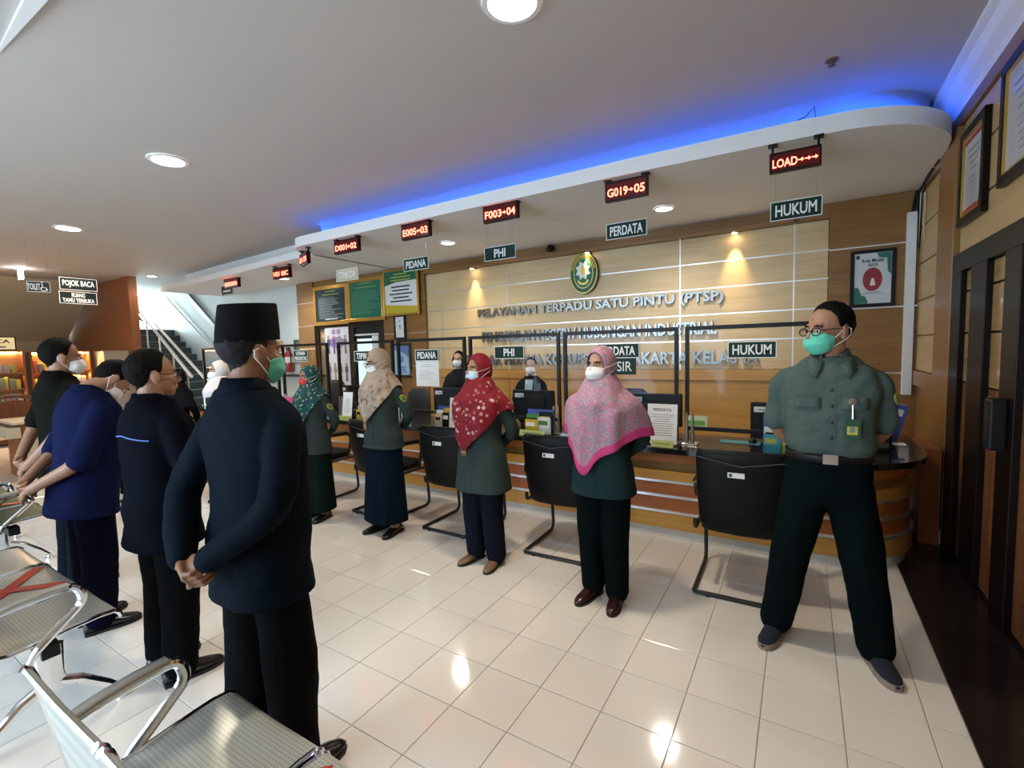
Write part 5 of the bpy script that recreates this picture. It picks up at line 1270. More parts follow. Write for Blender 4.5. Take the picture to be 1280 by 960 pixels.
# ---- the man at the right
M_SHIRTGREEN = fabric('grey_green_shirt', (0.072, 0.104, 0.094), rough=0.7)
def epaulettes(root, topo, surf, BM):
    for s in (-1, 1):
        rows = []
        for t in range(6):
            x = s*(0.085+0.085*t/5); rr = []
            for yy in (-0.034, 0.0, 0.012):
                p = surf(0, 0)  # placeholder keeps the signature simple
                rr.append(V((x, yy, 1.395-0.36*max(0, abs(x)-0.09)+0.010)))
            rows.append(rr)
        put('epaulette', grid_mesh(rows, 'epaulette', wrap=False), M_SHIRTGREEN, topo, None, 0.006)
person('man in a grey green uniform shirt and dark trousers with feet apart and mint mask', tuple((on_floor(973, 800)+on_floor(1090, 828))/2), PI+0.02, 1.715, dict(
    tone=1, build=0.96, hair='black', hair_kw=dict(front=46, off=0.016), mask=(MK_GREEN, 'surgical'), glasses=True, turn=R(-48), bow=R(2), fine=0.0045, cloth=0.008,
    top='tucked', top_mat=M_SHIRTGREEN, top_hem=0.97, ease=0.022, sleeve=0.84, sleeve_r=0.055, smooth=3, bottom_mat=M_DARKTROUSER, trouser=1.08, belt=True, placket=True, flaps=True, buttons=(1.27, 1.20, 1.13, 1.06), button_mat=mat('green_button', (0.02, 0.035, 0.03)),
    foot_l=(-0.20, 0.02, 0), foot_r=(0.20, -0.03, 0), legs=0.2, toe=0.30, shoes=('trainer', M_NAVYSHOE, M_SOLEGREY), elbow=(0.222, -0.07, 1.06), wrist=(0.08, -0.19, 0.93),
    patches=[(0.088, 1.21, 0.095, 0.05, 'pocket_flap', M_SHIRTGREEN), (-0.088, 1.21, 0.095, 0.05, 'pocket_flap', M_SHIRTGREEN)],
    arm_patches=[(-1, 0.40, 0.05, 0.20, 'sleeve_badge', M_BADGE), (-1, 0.40, 0.03, 0.11, 'badge_centre', M_BADGE2)], patch_front=0.5, fold=0.013,
    extras=[badge_card(-0.075, 1.105, 0.058, 0.085, (mat('green_badge', (0.01, 0.06, 0.03)), mat('yellow_badge', (0.55, 0.42, 0.05)), mat('badge_photo', (0.12, 0.20, 0.22))), 'reel')]))
# ---- staff behind the counter
def staff(label, pos, H, o, chair_lab):
    return person(label, pos, PI+0.25, H, dict(dict(sex='f', tone=3, hair='bob', fine=0.007, cloth=0.011, top='loose', jacket=True, top_mat=fabric('charcoal_jacket', (0.014, 0.015, 0.018)), top_hem=0.76, bottom_mat=M_BLACKCLOTH, elbow=(0.23, 0.05, 1.06), wrist=(0.12, 0.25, 1.08),
        hand_r=((-0.2, 0.9, 0), (0, 0, -1), 1, (0.2, 0.3, 0.2)), hand_l=((0.2, 0.9, 0), (0, 0, -1), -1, (0.2, 0.3, 0.2)), mask=(MK_WHITE, 'kn'), loop_end=0.085, shoes=('flat', M_LEATHER, M_SOLE)), **o))
staff('long haired staff woman in a charcoal jacket and white mask standing behind the counter', (-3.90, 5.0, 0), 1.53, dict(collar=False), '')
staff('dark haired staff woman with a pale scarf and white mask behind a monitor', (-2.80, 5.0, 0), 1.43, dict(hair='bun', hair_kw=dict(front=50, off=0.016), collar_mat=mat('pale_teal_collar', (0.36, 0.45, 0.46)), turn=R(8), patches=[(0.0, 1.24, 0.11, 0.22, 'neck_scarf', mat('pale_teal_scarf', (0.30, 0.42, 0.45), var=0.5, scale=40))]), '')

# ================================================================== VISITOR CHAIRS AT THE COUNTER
M_CHAIRLEATHER = mat('black_leatherette', (0.005, 0.005, 0.005), spec=0.16, rough=0.45, var=0.15, scale=12, bump=0.15, bscale=90)
M_TUBE = mat('black_tube', (0.010, 0.010, 0.010), rough=0.3, var=0.1)
def arc_path(pts, r=0.05, n=5):
    """polyline with rounded corners"""
    P = [V(p) for p in pts]; out = [P[0]]
    for i in range(1, len(P)-1):
        a = (P[i-1]-P[i]); b = (P[i+1]-P[i]); rr = min(r, a.length*0.45, b.length*0.45); a = P[i]+a.normalized()*rr; b = P[i]+b.normalized()*rr
        for k in range(n+1):
            t = k/n; out.append(a*(1-t)**2+P[i]*2*t*(1-t)+b*t*t)
    out.append(P[-1]); return out
def visitor_chair():
    t = empty('visitor_chair')
    # back: gently curved padded panel, wider at the top
    rings = []
    for z, w, y, th in ((0.395, 0.205, 0.055, 0.012), (0.41, 0.222, 0.050, 0.026), (0.50, 0.238, 0.030, 0.030), (0.62, 0.246, 0.012, 0.030), (0.76, 0.250, -0.002, 0.030), (0.86, 0.252, -0.010, 0.030), (0.905, 0.248, -0.014, 0.026), (0.918, 0.235, -0.014, 0.012)):
        rg = []
        for k in range(32):
            a = 2*PI*k/32; c, s = math.cos(a), math.sin(a); x = w*math.copysign(abs(c)**0.35, c)
            rg.append(V((x, y+th*math.copysign(abs(s)**0.6, s)-0.028*(1-(x/w)**2)+0.02, z)))
        rings.append(rg)
    back = MB().rings(rings).build('backrest', M_CHAIRLEATHER, t, angle=50)
    seam = [(-0.235, -0.052, 0.875), (-0.12, -0.062, 0.855), (0.0, -0.066, 0.835), (0.12, -0.062, 0.855), (0.235, -0.052, 0.875)]
    MB().tube([(x, y+0.010, z) for x, y, z in seam], 0.004, 6).build('stitched_seam', mat('seam_thread', (0.035, 0.033, 0.032), rough=0.5), back)
    box('inventory_tag', -0.07, 0.02, -0.046, -0.042, 0.765, 0.795, M_PAPER, back); box('tag_mark', -0.062, -0.045, -0.0475, -0.046, 0.771, 0.789, M_EMG, back)
    seat = MB().rings([[V((w*math.copysign(abs(math.cos(2*PI*k/28))**0.4, math.cos(2*PI*k/28)), 0.28+d*math.copysign(abs(math.sin(2*PI*k/28))**0.4, math.sin(2*PI*k/28)), z)) for k in range(28)] for z, w, d in ((0.40, 0.215, 0.215), (0.415, 0.235, 0.235), (0.455, 0.238, 0.238), (0.475, 0.222, 0.222), (0.482, 0.15, 0.15))])
    seat.build('seat', M_CHAIRLEATHER, t, angle=50)
    for s in (-1, 1):
        x = s*0.262
        pts = arc_path([(x, 0.06, 0.455), (x, 0.06, 0.40), (x, 0.50, 0.40), (x, 0.53, 0.014), (x, 0.02, 0.014)], 0.07)
        MB().tube(pts, 0.0135, 10).build('leg', M_TUBE, t)
        ap = arc_path([(x, 0.40, 0.40), (x, 0.46, 0.66), (x, 0.05, 0.68), (x*0.93, 0.02, 0.62)], 0.09)
        arm = MB().tube(ap, 0.013, 10).build('armrest', M_TUBE, t)
        MB().rings([[V((x+0.026*math.cos(2*PI*k/14), y, 0.685+h*math.sin(2*PI*k/14)+dz)) for k in range(14)] for y, h, dz in ((0.10, 0.006, 0), (0.12, 0.015, 0), (0.24, 0.018, 0), (0.38, 0.017, -0.004), (0.41, 0.006, -0.006))]).build('arm_pad', M_CHAIRLEATHER, arm, angle=60)
    MB().tube(arc_path([(-0.262, 0.05, 0.014), (-0.262, 0.0, 0.014), (0.262, 0.0, 0.014), (0.262, 0.05, 0.014)], 0.04), 0.0135, 10).build('floor_bar', M_TUBE, t)
    for s in (-1, 1): MB().lathe([(0.016, 0.0), (0.018, 0.004), (0.016, 0.010)], (s*0.18, 0.0, 0.0), 12).build('glide', M_SOLE, t)
    return t
CL = ['black leatherette visitor chair behind the man in grey green, before the HUKUM window', 'black leatherette visitor chair behind the woman in pink', 'black leatherette visitor chair behind the woman in the red headscarf', 'black leatherette visitor chair behind the woman in the beige headscarf', 'black leatherette visitor chair beside the woman in the teal headscarf']
ch0 = None
for k, (x, lab) in enumerate(zip((-0.285, -1.50, -2.53, -3.45, -4.47), CL)):
    c = visitor_chair() if ch0 is None else copy_tree(ch0)
    ch0 = ch0 or c
    c.location = (x, 2.99, 0); c.rotation_euler = (0, 0, (0.02, 0.03, 0.0, -0.05, 0.06)[k]); tag(c, lab, 'chair', 'visitor chairs along the counter')

# ================================================================== WAITING BENCHES
def perforated(name, col, rough, hole, metal=0.35):
    m = bpy.data.materials.new(name); m.use_nodes = True; nt = m.node_tree; b = nt.nodes['Principled BSDF']; L = nt.links.new
    b.inputs['Metallic'].default_value = metal; b.inputs['Specular IOR Level'].default_value = 0.3; b.inputs['Roughness'].default_value = rough
    tc = nt.nodes.new('ShaderNodeTexCoord'); mp = nt.nodes.new('ShaderNodeMapping'); mp.inputs['Scale'].default_value = (84, 84, 84); L(tc.outputs['Object'], mp.inputs['Vector'])
    fr = nt.nodes.new('ShaderNodeVectorMath'); fr.operation = 'FRACTION'; L(mp.outputs[0], fr.inputs[0])
    sb = nt.nodes.new('ShaderNodeVectorMath'); sb.operation = 'SUBTRACT'; sb.inputs[1].default_value = (0.5, 0.5, 0.5); L(fr.outputs[0], sb.inputs[0])
    sx = nt.nodes.new('ShaderNodeSeparateXYZ'); L(sb.outputs[0], sx.inputs[0]); cx = nt.nodes.new('ShaderNodeCombineXYZ'); L(sx.outputs[0], cx.inputs[0]); L(sx.outputs[1], cx.inputs[1])
    ln = nt.nodes.new('ShaderNodeVectorMath'); ln.operation = 'LENGTH'; L(cx.outputs[0], ln.inputs[0])
    lt = nt.nodes.new('ShaderNodeMath'); lt.operation = 'LESS_THAN'; lt.inputs[1].default_value = 0.27; L(ln.outputs['Value'], lt.inputs[0])
    mx = nt.nodes.new('ShaderNodeMix'); mx.data_type = 'RGBA'; mx.inputs[6].default_value = col+(1,); mx.inputs[7].default_value = hole+(1,); L(lt.outputs[0], mx.inputs[0]); L(mx.outputs[2], b.inputs['Base Color'])
    return m
M_PERF = perforated('perforated_steel', (0.60, 0.64, 0.60), 0.30, (0.38, 0.41, 0.39)); M_PERFG = perforated('green_perforated_seat', (0.008, 0.060, 0.030), 0.5, (0.004, 0.025, 0.012), 0.0); M_TAPE = mat('red_tape', (0.55, 0.05, 0.03), rough=0.45)
PROF = [(0.455, 0.385), (0.450, 0.405), (0.43, 0.420), (0.38, 0.424), (0.28, 0.418), (0.18, 0.408), (0.10, 0.402), (0.065, 0.410), (0.045, 0.435), (0.035, 0.48), (0.022, 0.56), (0.005, 0.66), (-0.012, 0.75), (-0.020, 0.78), (-0.034, 0.792)]
def bench(label, x0, n, y, seat_mats, taped, legs, arms, W=0.485):
    t = tag(empty('waiting_bench', (x0, y, 0)), label, 'bench', 'rows of steel waiting seats')
    L = n*W
    box('beam', 0.02, L-0.02, 0.19, 0.25, 0.32, 0.38, M_BLACK, t, 0.006)
    for k in range(n):
        a, b = k*W+0.012, (k+1)*W-0.012; mb = MB(); rg = []
        P = [V((0, q[0], q[1])) for q in PROF]
        for i, p in enumerate(P):
            tn = (P[min(i+1, len(P)-1)]-P[max(i-1, 0)]).normalized(); nn = V((0, -tn.z, tn.y))*0.004
            rg.append([V((a, p.y, p.z))+nn, V(((a+b)/2, p.y, p.z-0.006))+nn, V((b, p.y, p.z))+nn, V((b, p.y, p.z))-nn, V(((a+b)/2, p.y, p.z-0.006))-nn, V((a, p.y, p.z))-nn])
        sh = mb.rings(rg).build('seat', seat_mats[k], t, angle=50)
        for x in (a, b): MB().tube([(x, q[0], q[1]) for q in PROF], 0.0095, 8).build('chrome_rim', M_CHROME, sh)
        MB().box(a+0.10, b-0.10, 0.16, 0.28, 0.378, 0.404).build('seat_mount', M_BLACK, sh, smooth=False)
        if k in taped:
            for (xa, ya, xb, yb) in ((a+0.05, 0.08, b-0.05, 0.40), (a+0.05, 0.40, b-0.05, 0.08)):
                d = V((xb-xa, yb-ya, 0)).normalized(); sd = V((-d.y, d.x, 0))*0.026; q = []
                for u in range(7):
                    xx, yy = xa+(xb-xa)*u/6, ya+(yb-ya)*u/6; zz_ = 0.404+0.022*max(0, (yy-0.08)/0.3)+0.004
                    q.append([V((xx, yy, zz_))+sd, V((xx, yy, zz_))-sd, V((xx, yy, zz_-0.003))-sd, V((xx, yy, zz_-0.003))+sd])
                MB().rings(q).build('tape_strip', M_TAPE, sh, smooth=False)
    for x in arms:
        pa = arc_path([(x, 0.015, 0.585), (x, 0.12, 0.605), (x, 0.30, 0.615), (x, 0.32, 0.54), (x, 0.16, 0.40), (x, 0.14, 0.36)], 0.09, 7)
        rr = [0.014+0.004*math.sin(PI*i/(len(pa)-1)) for i in range(len(pa))]
        ar = MB().tube(pa, rr, 10).build('armrest', M_CHROME, t)
        MB().rings([[V((x+0.024*math.cos(2*PI*k/12), yy, 0.625+0.012*math.sin(2*PI*k/12)+dz)) for k in range(12)] for yy, dz in ((0.05, -0.022), (0.10, -0.010), (0.20, 0.0), (0.27, 0.0))]).build('arm_cap', mat('brushed_arm', (0.45, 0.44, 0.40), rough=0.35, metal=0.8), ar, angle=60)
    for x in legs:
        lg = MB().rings([[V((x+w*math.cos(2*PI*k/12), 0.22+d*math.sin(2*PI*k/12), z)) for k in range(12)] for z, w, d in ((0.17, 0.022, 0.06), (0.24, 0.024, 0.045), (0.36, 0.03, 0.05))]).build('leg', M_CHROME, t)
        for s in (-1, 1):
            MB().tube([(x, 0.22+s*0.02, 0.20), (x, 0.22+s*0.09, 0.165), (x, 0.22+s*0.18, 0.085), (x, 0.22+s*0.225, 0.035)], [0.022, 0.022, 0.018, 0.014], 10).build('leg_arm', M_CHROME, lg)
            MB().lathe([(0.028, 0), (0.028, 0.012), (0.014, 0.016), (0.012, 0.045), (0.002, 0.05)], (x, 0.22+s*0.228, 0.0), 16).build('foot', M_CHROME, lg)
    return t
SM = [M_PERF]*4
BY = 0.335
bench('steel waiting bench directly behind the man in the cap', -1.63, 3, BY, SM, (1,), (1.2,), (0.0,))
bench('steel waiting bench with grey seats, its middle seat crossed with red tape', -4.05, 3, BY+0.02, SM, (1,), (0.3, 1.40), (0.02, 1.50))
bench('steel waiting bench with dark green seats, one crossed with red tape', -6.15, 3, BY+0.36, [M_PERFG]*3, (1,), (0.3, 1.15), (0.0, 0.50, 0.97, 1.45))
bench('steel waiting bench with plain dark green seats near the pale desk', -7.9, 3, BY+0.42, [M_PERFG]*3, (), (0.3, 1.15), (0.0, 1.45))

# ================================================================== THINGS ON THE COUNTER
def at_counter(px, py, y): return on_y(px, py, y)
M_BLUEC = mat('blue_card', (0.05, 0.09, 0.38), rough=0.4); M_YELC = mat('yellow_card', (0.62, 0.42, 0.02), rough=0.4); M_LIME = mat('lime_plate', (0.42, 0.45, 0.10), rough=0.35); M_CLEARP = glass('clear_acrylic', (0.9, 0.95, 0.95), 0.02)
def monitor(label, x, y, w=0.50, h=0.30, rz=0.0, ztop=1.10):
    t = tag(empty('monitor', (x, y, CT), rz), label, 'monitor', 'computer monitors behind the screens')
    zt = ztop-CT
    s = box('screen_housing', -w/2, w/2, -0.02, 0.02, zt-h, zt, M_BLACK, t, 0.008)
    box('rear_bulge', -w*0.3, w*0.3, -0.04, -0.02, zt-h*0.8, zt-h*0.25, M_BLACK, t, 0.01)
    box('inventory_label', -w*0.44, -w*0.22, -0.022, -0.0205, zt-0.08, zt-0.035, M_PAPER, s); box('label_print', -w*0.36, -w*0.24, -0.0235, -0.022, zt-0.065, zt-0.055, M_INK, s)
    box('screen', -w/2+0.015, w/2-0.015, 0.02, 0.022, zt-h+0.02, zt-0.015, emission('screen_glow', (0.45, 0.6, 0.8), 0.7), s)
    MB().tube([(0, -0.03, 0.01), (0, -0.03, zt-h*0.6)], [0.03, 0.022], 10).build('stand_neck', M_BLACK, t); MB().lathe([(0.11, 0), (0.11, 0.008), (0.04, 0.016), (0.002, 0.018)], (0, -0.02, 0), 24).build('stand_base', M_BLACK, t)
def card_stand(label, x, y, w, h, title=None, plate=True, lines=10, sd=1):
    t = tag(empty('card_stand', (x, y, CT)), label, 'card stand', 'paper stands on the counter')
    M = Matrix.Rotation(R(-7), 4, 'X')
    box('sheet', -w/2, w/2, -0.002, 0.002, 0.012, h, M_PAPER, t, 0, M)
    box('base', -w/2-0.005, w/2+0.005, -0.045, 0.05, 0.0, 0.008, M_CLEARP, t)
    sh = MB(); rnd = random.Random(sd)
    for k in range(lines):
        z = h*0.74-k*h*0.055; l = w*rnd.uniform(0.25, 0.4); sh.box(-l, l, -0.0032, -0.0022, z-0.003, z+0.002, M)
    sh.build('printed_lines', M_INK, t, smooth=False)
    if title: o = text('lettering', title, 0.022, w*0.62, M_BLACK, t, tuple(M @ V((0, -0.0035, h*0.86))), 0.001, 0.01, (R(-7), 0, 0))
    return t
def name_plate(label, x, y, w, z=CT):
    t = tag(empty('name_plate', (x, y, z)), label, 'name plate', 'lime name plates on the counter')
    MB().prism([(-w/2, 0), (w/2, 0), (w/2, 0.055), (-w/2, 0.055)], -0.012, -0.006, Matrix.Rotation(R(-15), 4, 'X')).build('plate', M_LIME, t, smooth=False)
    box('foot', -w/2, w/2, -0.012, 0.03, 0, 0.005, M_CLEARP, t)
    MB().box(-w*0.40, w*0.40, -0.0135, -0.0125, 0.024, 0.033, Matrix.Rotation(R(-15), 4, 'X')).build('printed_line', mat('dark_lime_print', (0.16, 0.20, 0.04)), t, smooth=False)
def leaflet_box(label, x, y, cols, w=0.15, h=0.19):
    """open holder with leaflets standing in it, each a part"""
    t = tag(empty('leaflet_holder', (x, y, CT)), label, 'leaflet holder', 'leaflet holders on the counter')
    hb = MB(); hb.box(-w/2, w/2, -0.035, 0.05, 0, 0.006).box(-w/2, w/2, -0.035, -0.030, 0.006, 0.075).box(-w/2, -w/2+0.005, -0.03, 0.05, 0.006, h*0.85).box(w/2-0.005, w/2, -0.03, 0.05, 0.006, h*0.85)
    hb.build('holder', M_CLEARP, t, smooth=False); box('back_board', -w/2, w/2, 0.046, 0.05, 0.006, h, M_BLUEC, t)
    n = len(cols)
    for k, c in enumerate(cols):
        xx = -w/2+0.008+(w-0.016)*(k % 2)/2; yy = -0.024+0.016*k; hh = h*(0.62+0.10*k)
        lf_ = box('leaflet', xx, xx+(w-0.016)*0.52, yy, yy+0.004, 0.008, hh, c, t)
        box('leaflet_print', xx+0.008, xx+(w-0.016)*0.40, yy-0.001, yy, hh*0.55, hh*0.8, cols[(k+1) % n], lf_)
M_TAN = mat('tan_leaflet', (0.55, 0.46, 0.36)); M_GRNC = mat('green_leaflet', (0.06, 0.22, 0.05)); M_PINK = mat('pink_plastic', (0.60, 0.06, 0.22), rough=0.35); M_PURP = mat('purple_plastic', (0.16, 0.09, 0.40), rough=0.35)
X_ = lambda px, py, y: on_y(px, py, y).x
FYC = 3.77
monitor('black monitor in front of the long haired staff woman', X_(563, 495, 4.4), 4.40, 0.46, rz=0.1); monitor('black monitor in front of the staff woman with the pale scarf', X_(667, 500, 4.4), 4.40, 0.50)
monitor('black monitor behind the PERDATA card', X_(818, 500, 4.4), 4.40, 0.50); monitor('black monitor behind the man in grey green', X_(975, 515, 4.3), 4.30, 0.42, ztop=1.06); monitor('black monitor behind the TIPIKOR window', X_(440, 490, 4.4), 4.40, 0.46)
card_stand('white paper stand titled PERDATA beside the woman in pink', X_(826, 530, FYC+.02), FYC+.04, 0.235, 0.33, 'PERDATA', sd=2); name_plate('lime name plate before the PERDATA paper stand', X_(828, 552, FYC-.04), FYC-.05, 0.17)
card_stand('white paper stand behind the leaflets at the PIDANA window', X_(571, 515, FYC+.09)+0.03, FYC-.01, 0.12, 0.32, None, sd=3); card_stand('narrow white paper stand between the teal and beige headscarves', X_(430, 505, FYC), FYC+.03, 0.17, 0.33, None, sd=4)
name_plate('lime name plate under the narrow white paper stand', X_(431, 523, FYC-.05), FYC-.05, 0.20); name_plate('lime name plate at the PHI window', X_(666, 539, FYC-.03), FYC-.045, 0.26)
leaflet_box('leaflet holder with yellow and white leaflets at the PHI window', X_(672, 520, FYC+.05), FYC+.06, [M_YELC, M_PAPER, M_GRNC, M_BLACK], 0.27, 0.23)
leaflet_box('leaflet holder with tan and dark leaflets at the PIDANA window', X_(552, 518, FYC+.01), FYC+.03, [M_TAN, M_BLACK, M_PAPER, M_YELC], 0.20, 0.22)
leaflet_box('leaflet holder with yellow leaflets beside the woman in beige', X_(452, 510, FYC+.02), FYC+.04, [M_YELC, M_BLACK, M_PAPER], 0.20, 0.21)
leaflet_box('leaflet holder with blue and lime leaflets beside the man in grey green', X_(975, 545, FYC), FYC+.03, [mat('cyan_leaflet', (0.06, 0.32, 0.42)), M_LIME, M_PAPER, M_BLACK], 0.22, 0.24)
gl = tag(empty('greeting_card', (X_(871, 528, SY-.02), SY-0.02, CT+0.15)), 'small green and white card leaning on the glass under the HUKUM window', 'card')
box('sheet', -0.08, 0.08, -0.002, 0.0, 0.0, 0.085, mat('pale_green_card', (0.55, 0.62, 0.40)), gl); box('green_print', -0.07, 0.06, -0.0035, -0.002, 0.008, 0.045, mat('green_print', (0.12, 0.35, 0.06)), gl)
mp = on_floor(925, 553, CT); md = tag(empty('mouse_pad', (mp.x, mp.y+0.0, CT)), 'teal mouse pad on the black counter top', 'mouse pad')
box('pad', -0.15, 0.15, -0.07, 0.07, 0.0, 0.004, mat('teal_pad', (0.05, 0.20, 0.24), rough=0.7), md, 0.002); box('pad_print', -0.10, 0.06, -0.03, 0.03, 0.004, 0.0045, mat('pad_print', (0.08, 0.26, 0.30)), md)
mo = tag(empty('computer_mouse', (mp.x+0.09, mp.y+0.01, CT+0.004)), 'small black computer mouse on the teal pad', 'mouse')
MB().rings([[V((w*math.cos(2*PI*k/16), d*math.sin(2*PI*k/16), z)) for k in range(16)] for z, w, d in ((0, 0.028, 0.050), (0.012, 0.030, 0.052), (0.026, 0.022, 0.040), (0.032, 0.008, 0.015))]).build('shell', M_BLACK, mo, angle=60)
MB().tube([(0, 0.045, 0.01), (0.02, 0.09, 0.004), (0.06, 0.14, 0.004), (0.09, 0.20, 0.004)], 0.0025, 6).build('cord', M_BLACK, mo); box('wheel', -0.003, 0.003, 0.012, 0.03, 0.028, 0.035, M_STEEL, mo)
# printer and papers at the right end
pr = tag(empty('receipt_printer', (0.42, 4.30, CT)), 'black printer with curling white paper at the rounded end of the counter', 'printer')
box('body', -0.16, 0.14, -0.11, 0.12, 0.0, 0.13, M_BLACK, pr, 0.015); box('slot_panel', -0.12, 0.12, -0.114, -0.11, 0.03, 0.07, mat('dark_grey_plastic', (0.05, 0.05, 0.055)), pr, 0.004); box('button_row', 0.03, 0.11, -0.115, -0.11, 0.095, 0.115, M_PAPER, pr)
curl = [(-0.02+0.0*k, -0.02+0.16*math.sin(k*0.28)+0.02*k, 0.13+0.17*math.sin(min(PI, k*0.30))) for k in range(9)]
rows = [[V((x-0.02+0.045*k/9, y*0.6, z)), V((x+0.10+0.045*k/9, y*0.6, z))] for k, (x, y, z) in enumerate(curl)]
put('paper_roll', grid_mesh(rows, 'paper_roll', wrap=False), M_PAPER, pr, None, 0.002); box('paper_tray', 0.10, 0.22, -0.09, -0.01, 0.055, 0.06, M_PAPER, pr)
dk = tag(empty('desk_calendar', (0.20, 4.02, CT)), 'cream desk calendar standing beside the black printer', 'calendar')
MB().prism([(-0.08, 0.0), (0.08, 0.0), (0.08, 0.17), (-0.08, 0.10)], -0.012, -0.006).build('page', mat('cream_page', (0.55, 0.46, 0.36)), dk, smooth=False); box('stand', -0.08, 0.09, -0.02, 0.06, 0.0, 0.012, M_DARKWOOD, dk); print_lines(dk, 0.13, 0.09, 0.03, 5, -0.0125, M_INK, 0.003, 5)
bn = tag(empty('blue_binder', (0.58, 4.62, CT+0.012)), 'blue ring binder leaning at the rounded end of the counter', 'binder')
Mb = Matrix.Rotation(R(14), 4, 'Y'); MB().box(-0.04, 0.04, -0.12, 0.12, 0.0, 0.30, Mb).build('cover', M_BLUEC, bn, smooth=False); MB().box(-0.02, 0.02, -0.122, -0.12, 0.22, 0.27, Mb).build('spine_label', M_PAPER, bn, smooth=False)
bn2 = tag(empty('cyan_file_box', (0.46, 4.60, CT)), 'black and cyan file box behind the printer', 'file box'); box('shell', -0.06, 0.06, -0.1, 0.1, 0.0, 0.26, M_BLACK, bn2, 0.003); box('label', -0.04, 0.04, -0.102, -0.1, 0.12, 0.23, mat('cyan_leaflet', (0.06, 0.32, 0.42)), bn2)
# plastic boxes and a bottle at the priority window
xq = X_(367, 500, FYC+.05)
pb = tag(box('pink_basket', -0.10, 0.12, -0.06, 0.06, 0.0, 0.24, M_PINK, None, 0.012), 'bright pink plastic box behind the man in the cap', 'box'); pb.location = (xq, FYC+0.02, CT)
vb = tag(box('purple_basket', -0.07, 0.07, -0.06, 0.06, 0.0, 0.13, M_PURP, None, 0.012), 'purple plastic box beside the pink box on the counter', 'box'); vb.location = (xq-0.22, FYC-0.02, CT)
bt_ = tag(empty('sanitizer_bottle', (xq-0.20, FYC+0.10, CT)), 'pale yellow pump bottle beside the pink box on the counter', 'bottle'); MB().lathe([(0.035, 0), (0.038, 0.02), (0.038, 0.14), (0.02, 0.17), (0.012, 0.175), (0.012, 0.20), (0.002, 0.20)], seg=18).build('bottle', mat('pale_yellow_liquid', (0.55, 0.52, 0.20), rough=0.2), bt_); MB().tube([(0, 0, 0.20), (0, 0, 0.235), (0, -0.04, 0.235)], 0.006, 8).build('pump', M_PAPER, bt_)
# office chairs of the staff, seen through the glass
def office_chair(label, x, y, m, top):
    t = tag(empty('office_chair', (x, y, 0)), label, 'chair', 'office chairs behind the counter')
    MB().rings([[V((w*math.copysign(abs(math.cos(2*PI*k/24))**0.5, math.cos(2*PI*k/24)), d*math.sin(2*PI*k/24)+yy, z)) for k in range(24)] for z, w, d, yy in ((top-0.62, 0.16, 0.03, 0.18), (top-0.55, 0.22, 0.05, 0.19), (top-0.25, 0.23, 0.05, 0.22), (top-0.06, 0.19, 0.045, 0.25), (top, 0.12, 0.02, 0.26))]).build('backrest', m, t, angle=60)
    MB().rings([[V((w*math.copysign(abs(math.cos(2*PI*k/24))**0.5, math.cos(2*PI*k/24)), w*math.copysign(abs(math.sin(2*PI*k/24))**0.5, math.sin(2*PI*k/24))-0.06, z)) for k in range(24)] for z, w in ((0.44, 0.20), (0.47, 0.23), (0.51, 0.22), (0.52, 0.15))]).build('seat', m, t, angle=60)
    box('back_bracket', -0.03, 0.03, 0.1, 0.2, 0.42, top-0.4, M_BLACK, t); MB().tube([(0, -0.03, 0.10), (0, -0.03, 0.45)], 0.028, 10).build('gas_post', M_BLACK, t)
    for k in range(5):
        a = 2*PI*k/5+0.3; lg = MB().tube([(0, -0.03, 0.10), (0.26*math.cos(a), -0.03+0.26*math.sin(a), 0.055)], [0.02, 0.014], 8).build('leg', M_BLACK, t); MB().ell((0.27*math.cos(a), -0.03+0.27*math.sin(a), 0.026), (0.025, 0.025, 0.026), 12, 8).build('caster', M_BLACK, lg)
office_chair('navy office chair behind the PERDATA window', X_(786, 480, 4.95), 4.80, mat('navy_chair', (0.005, 0.006, 0.022), spec=0.1, rough=0.8), 1.08)
office_chair('grey mesh office chair behind the PIDANA window', X_(518, 505, 4.9), 4.75, mat('grey_mesh', (0.04, 0.042, 0.045), spec=0.1, rough=0.8), 1.02)
office_chair('black office chair behind the TIPIKOR window', X_(415, 500, 4.9), 4.75, mat('black_chair_fabric', (0.01, 0.01, 0.012), rough=0.7), 1.12)

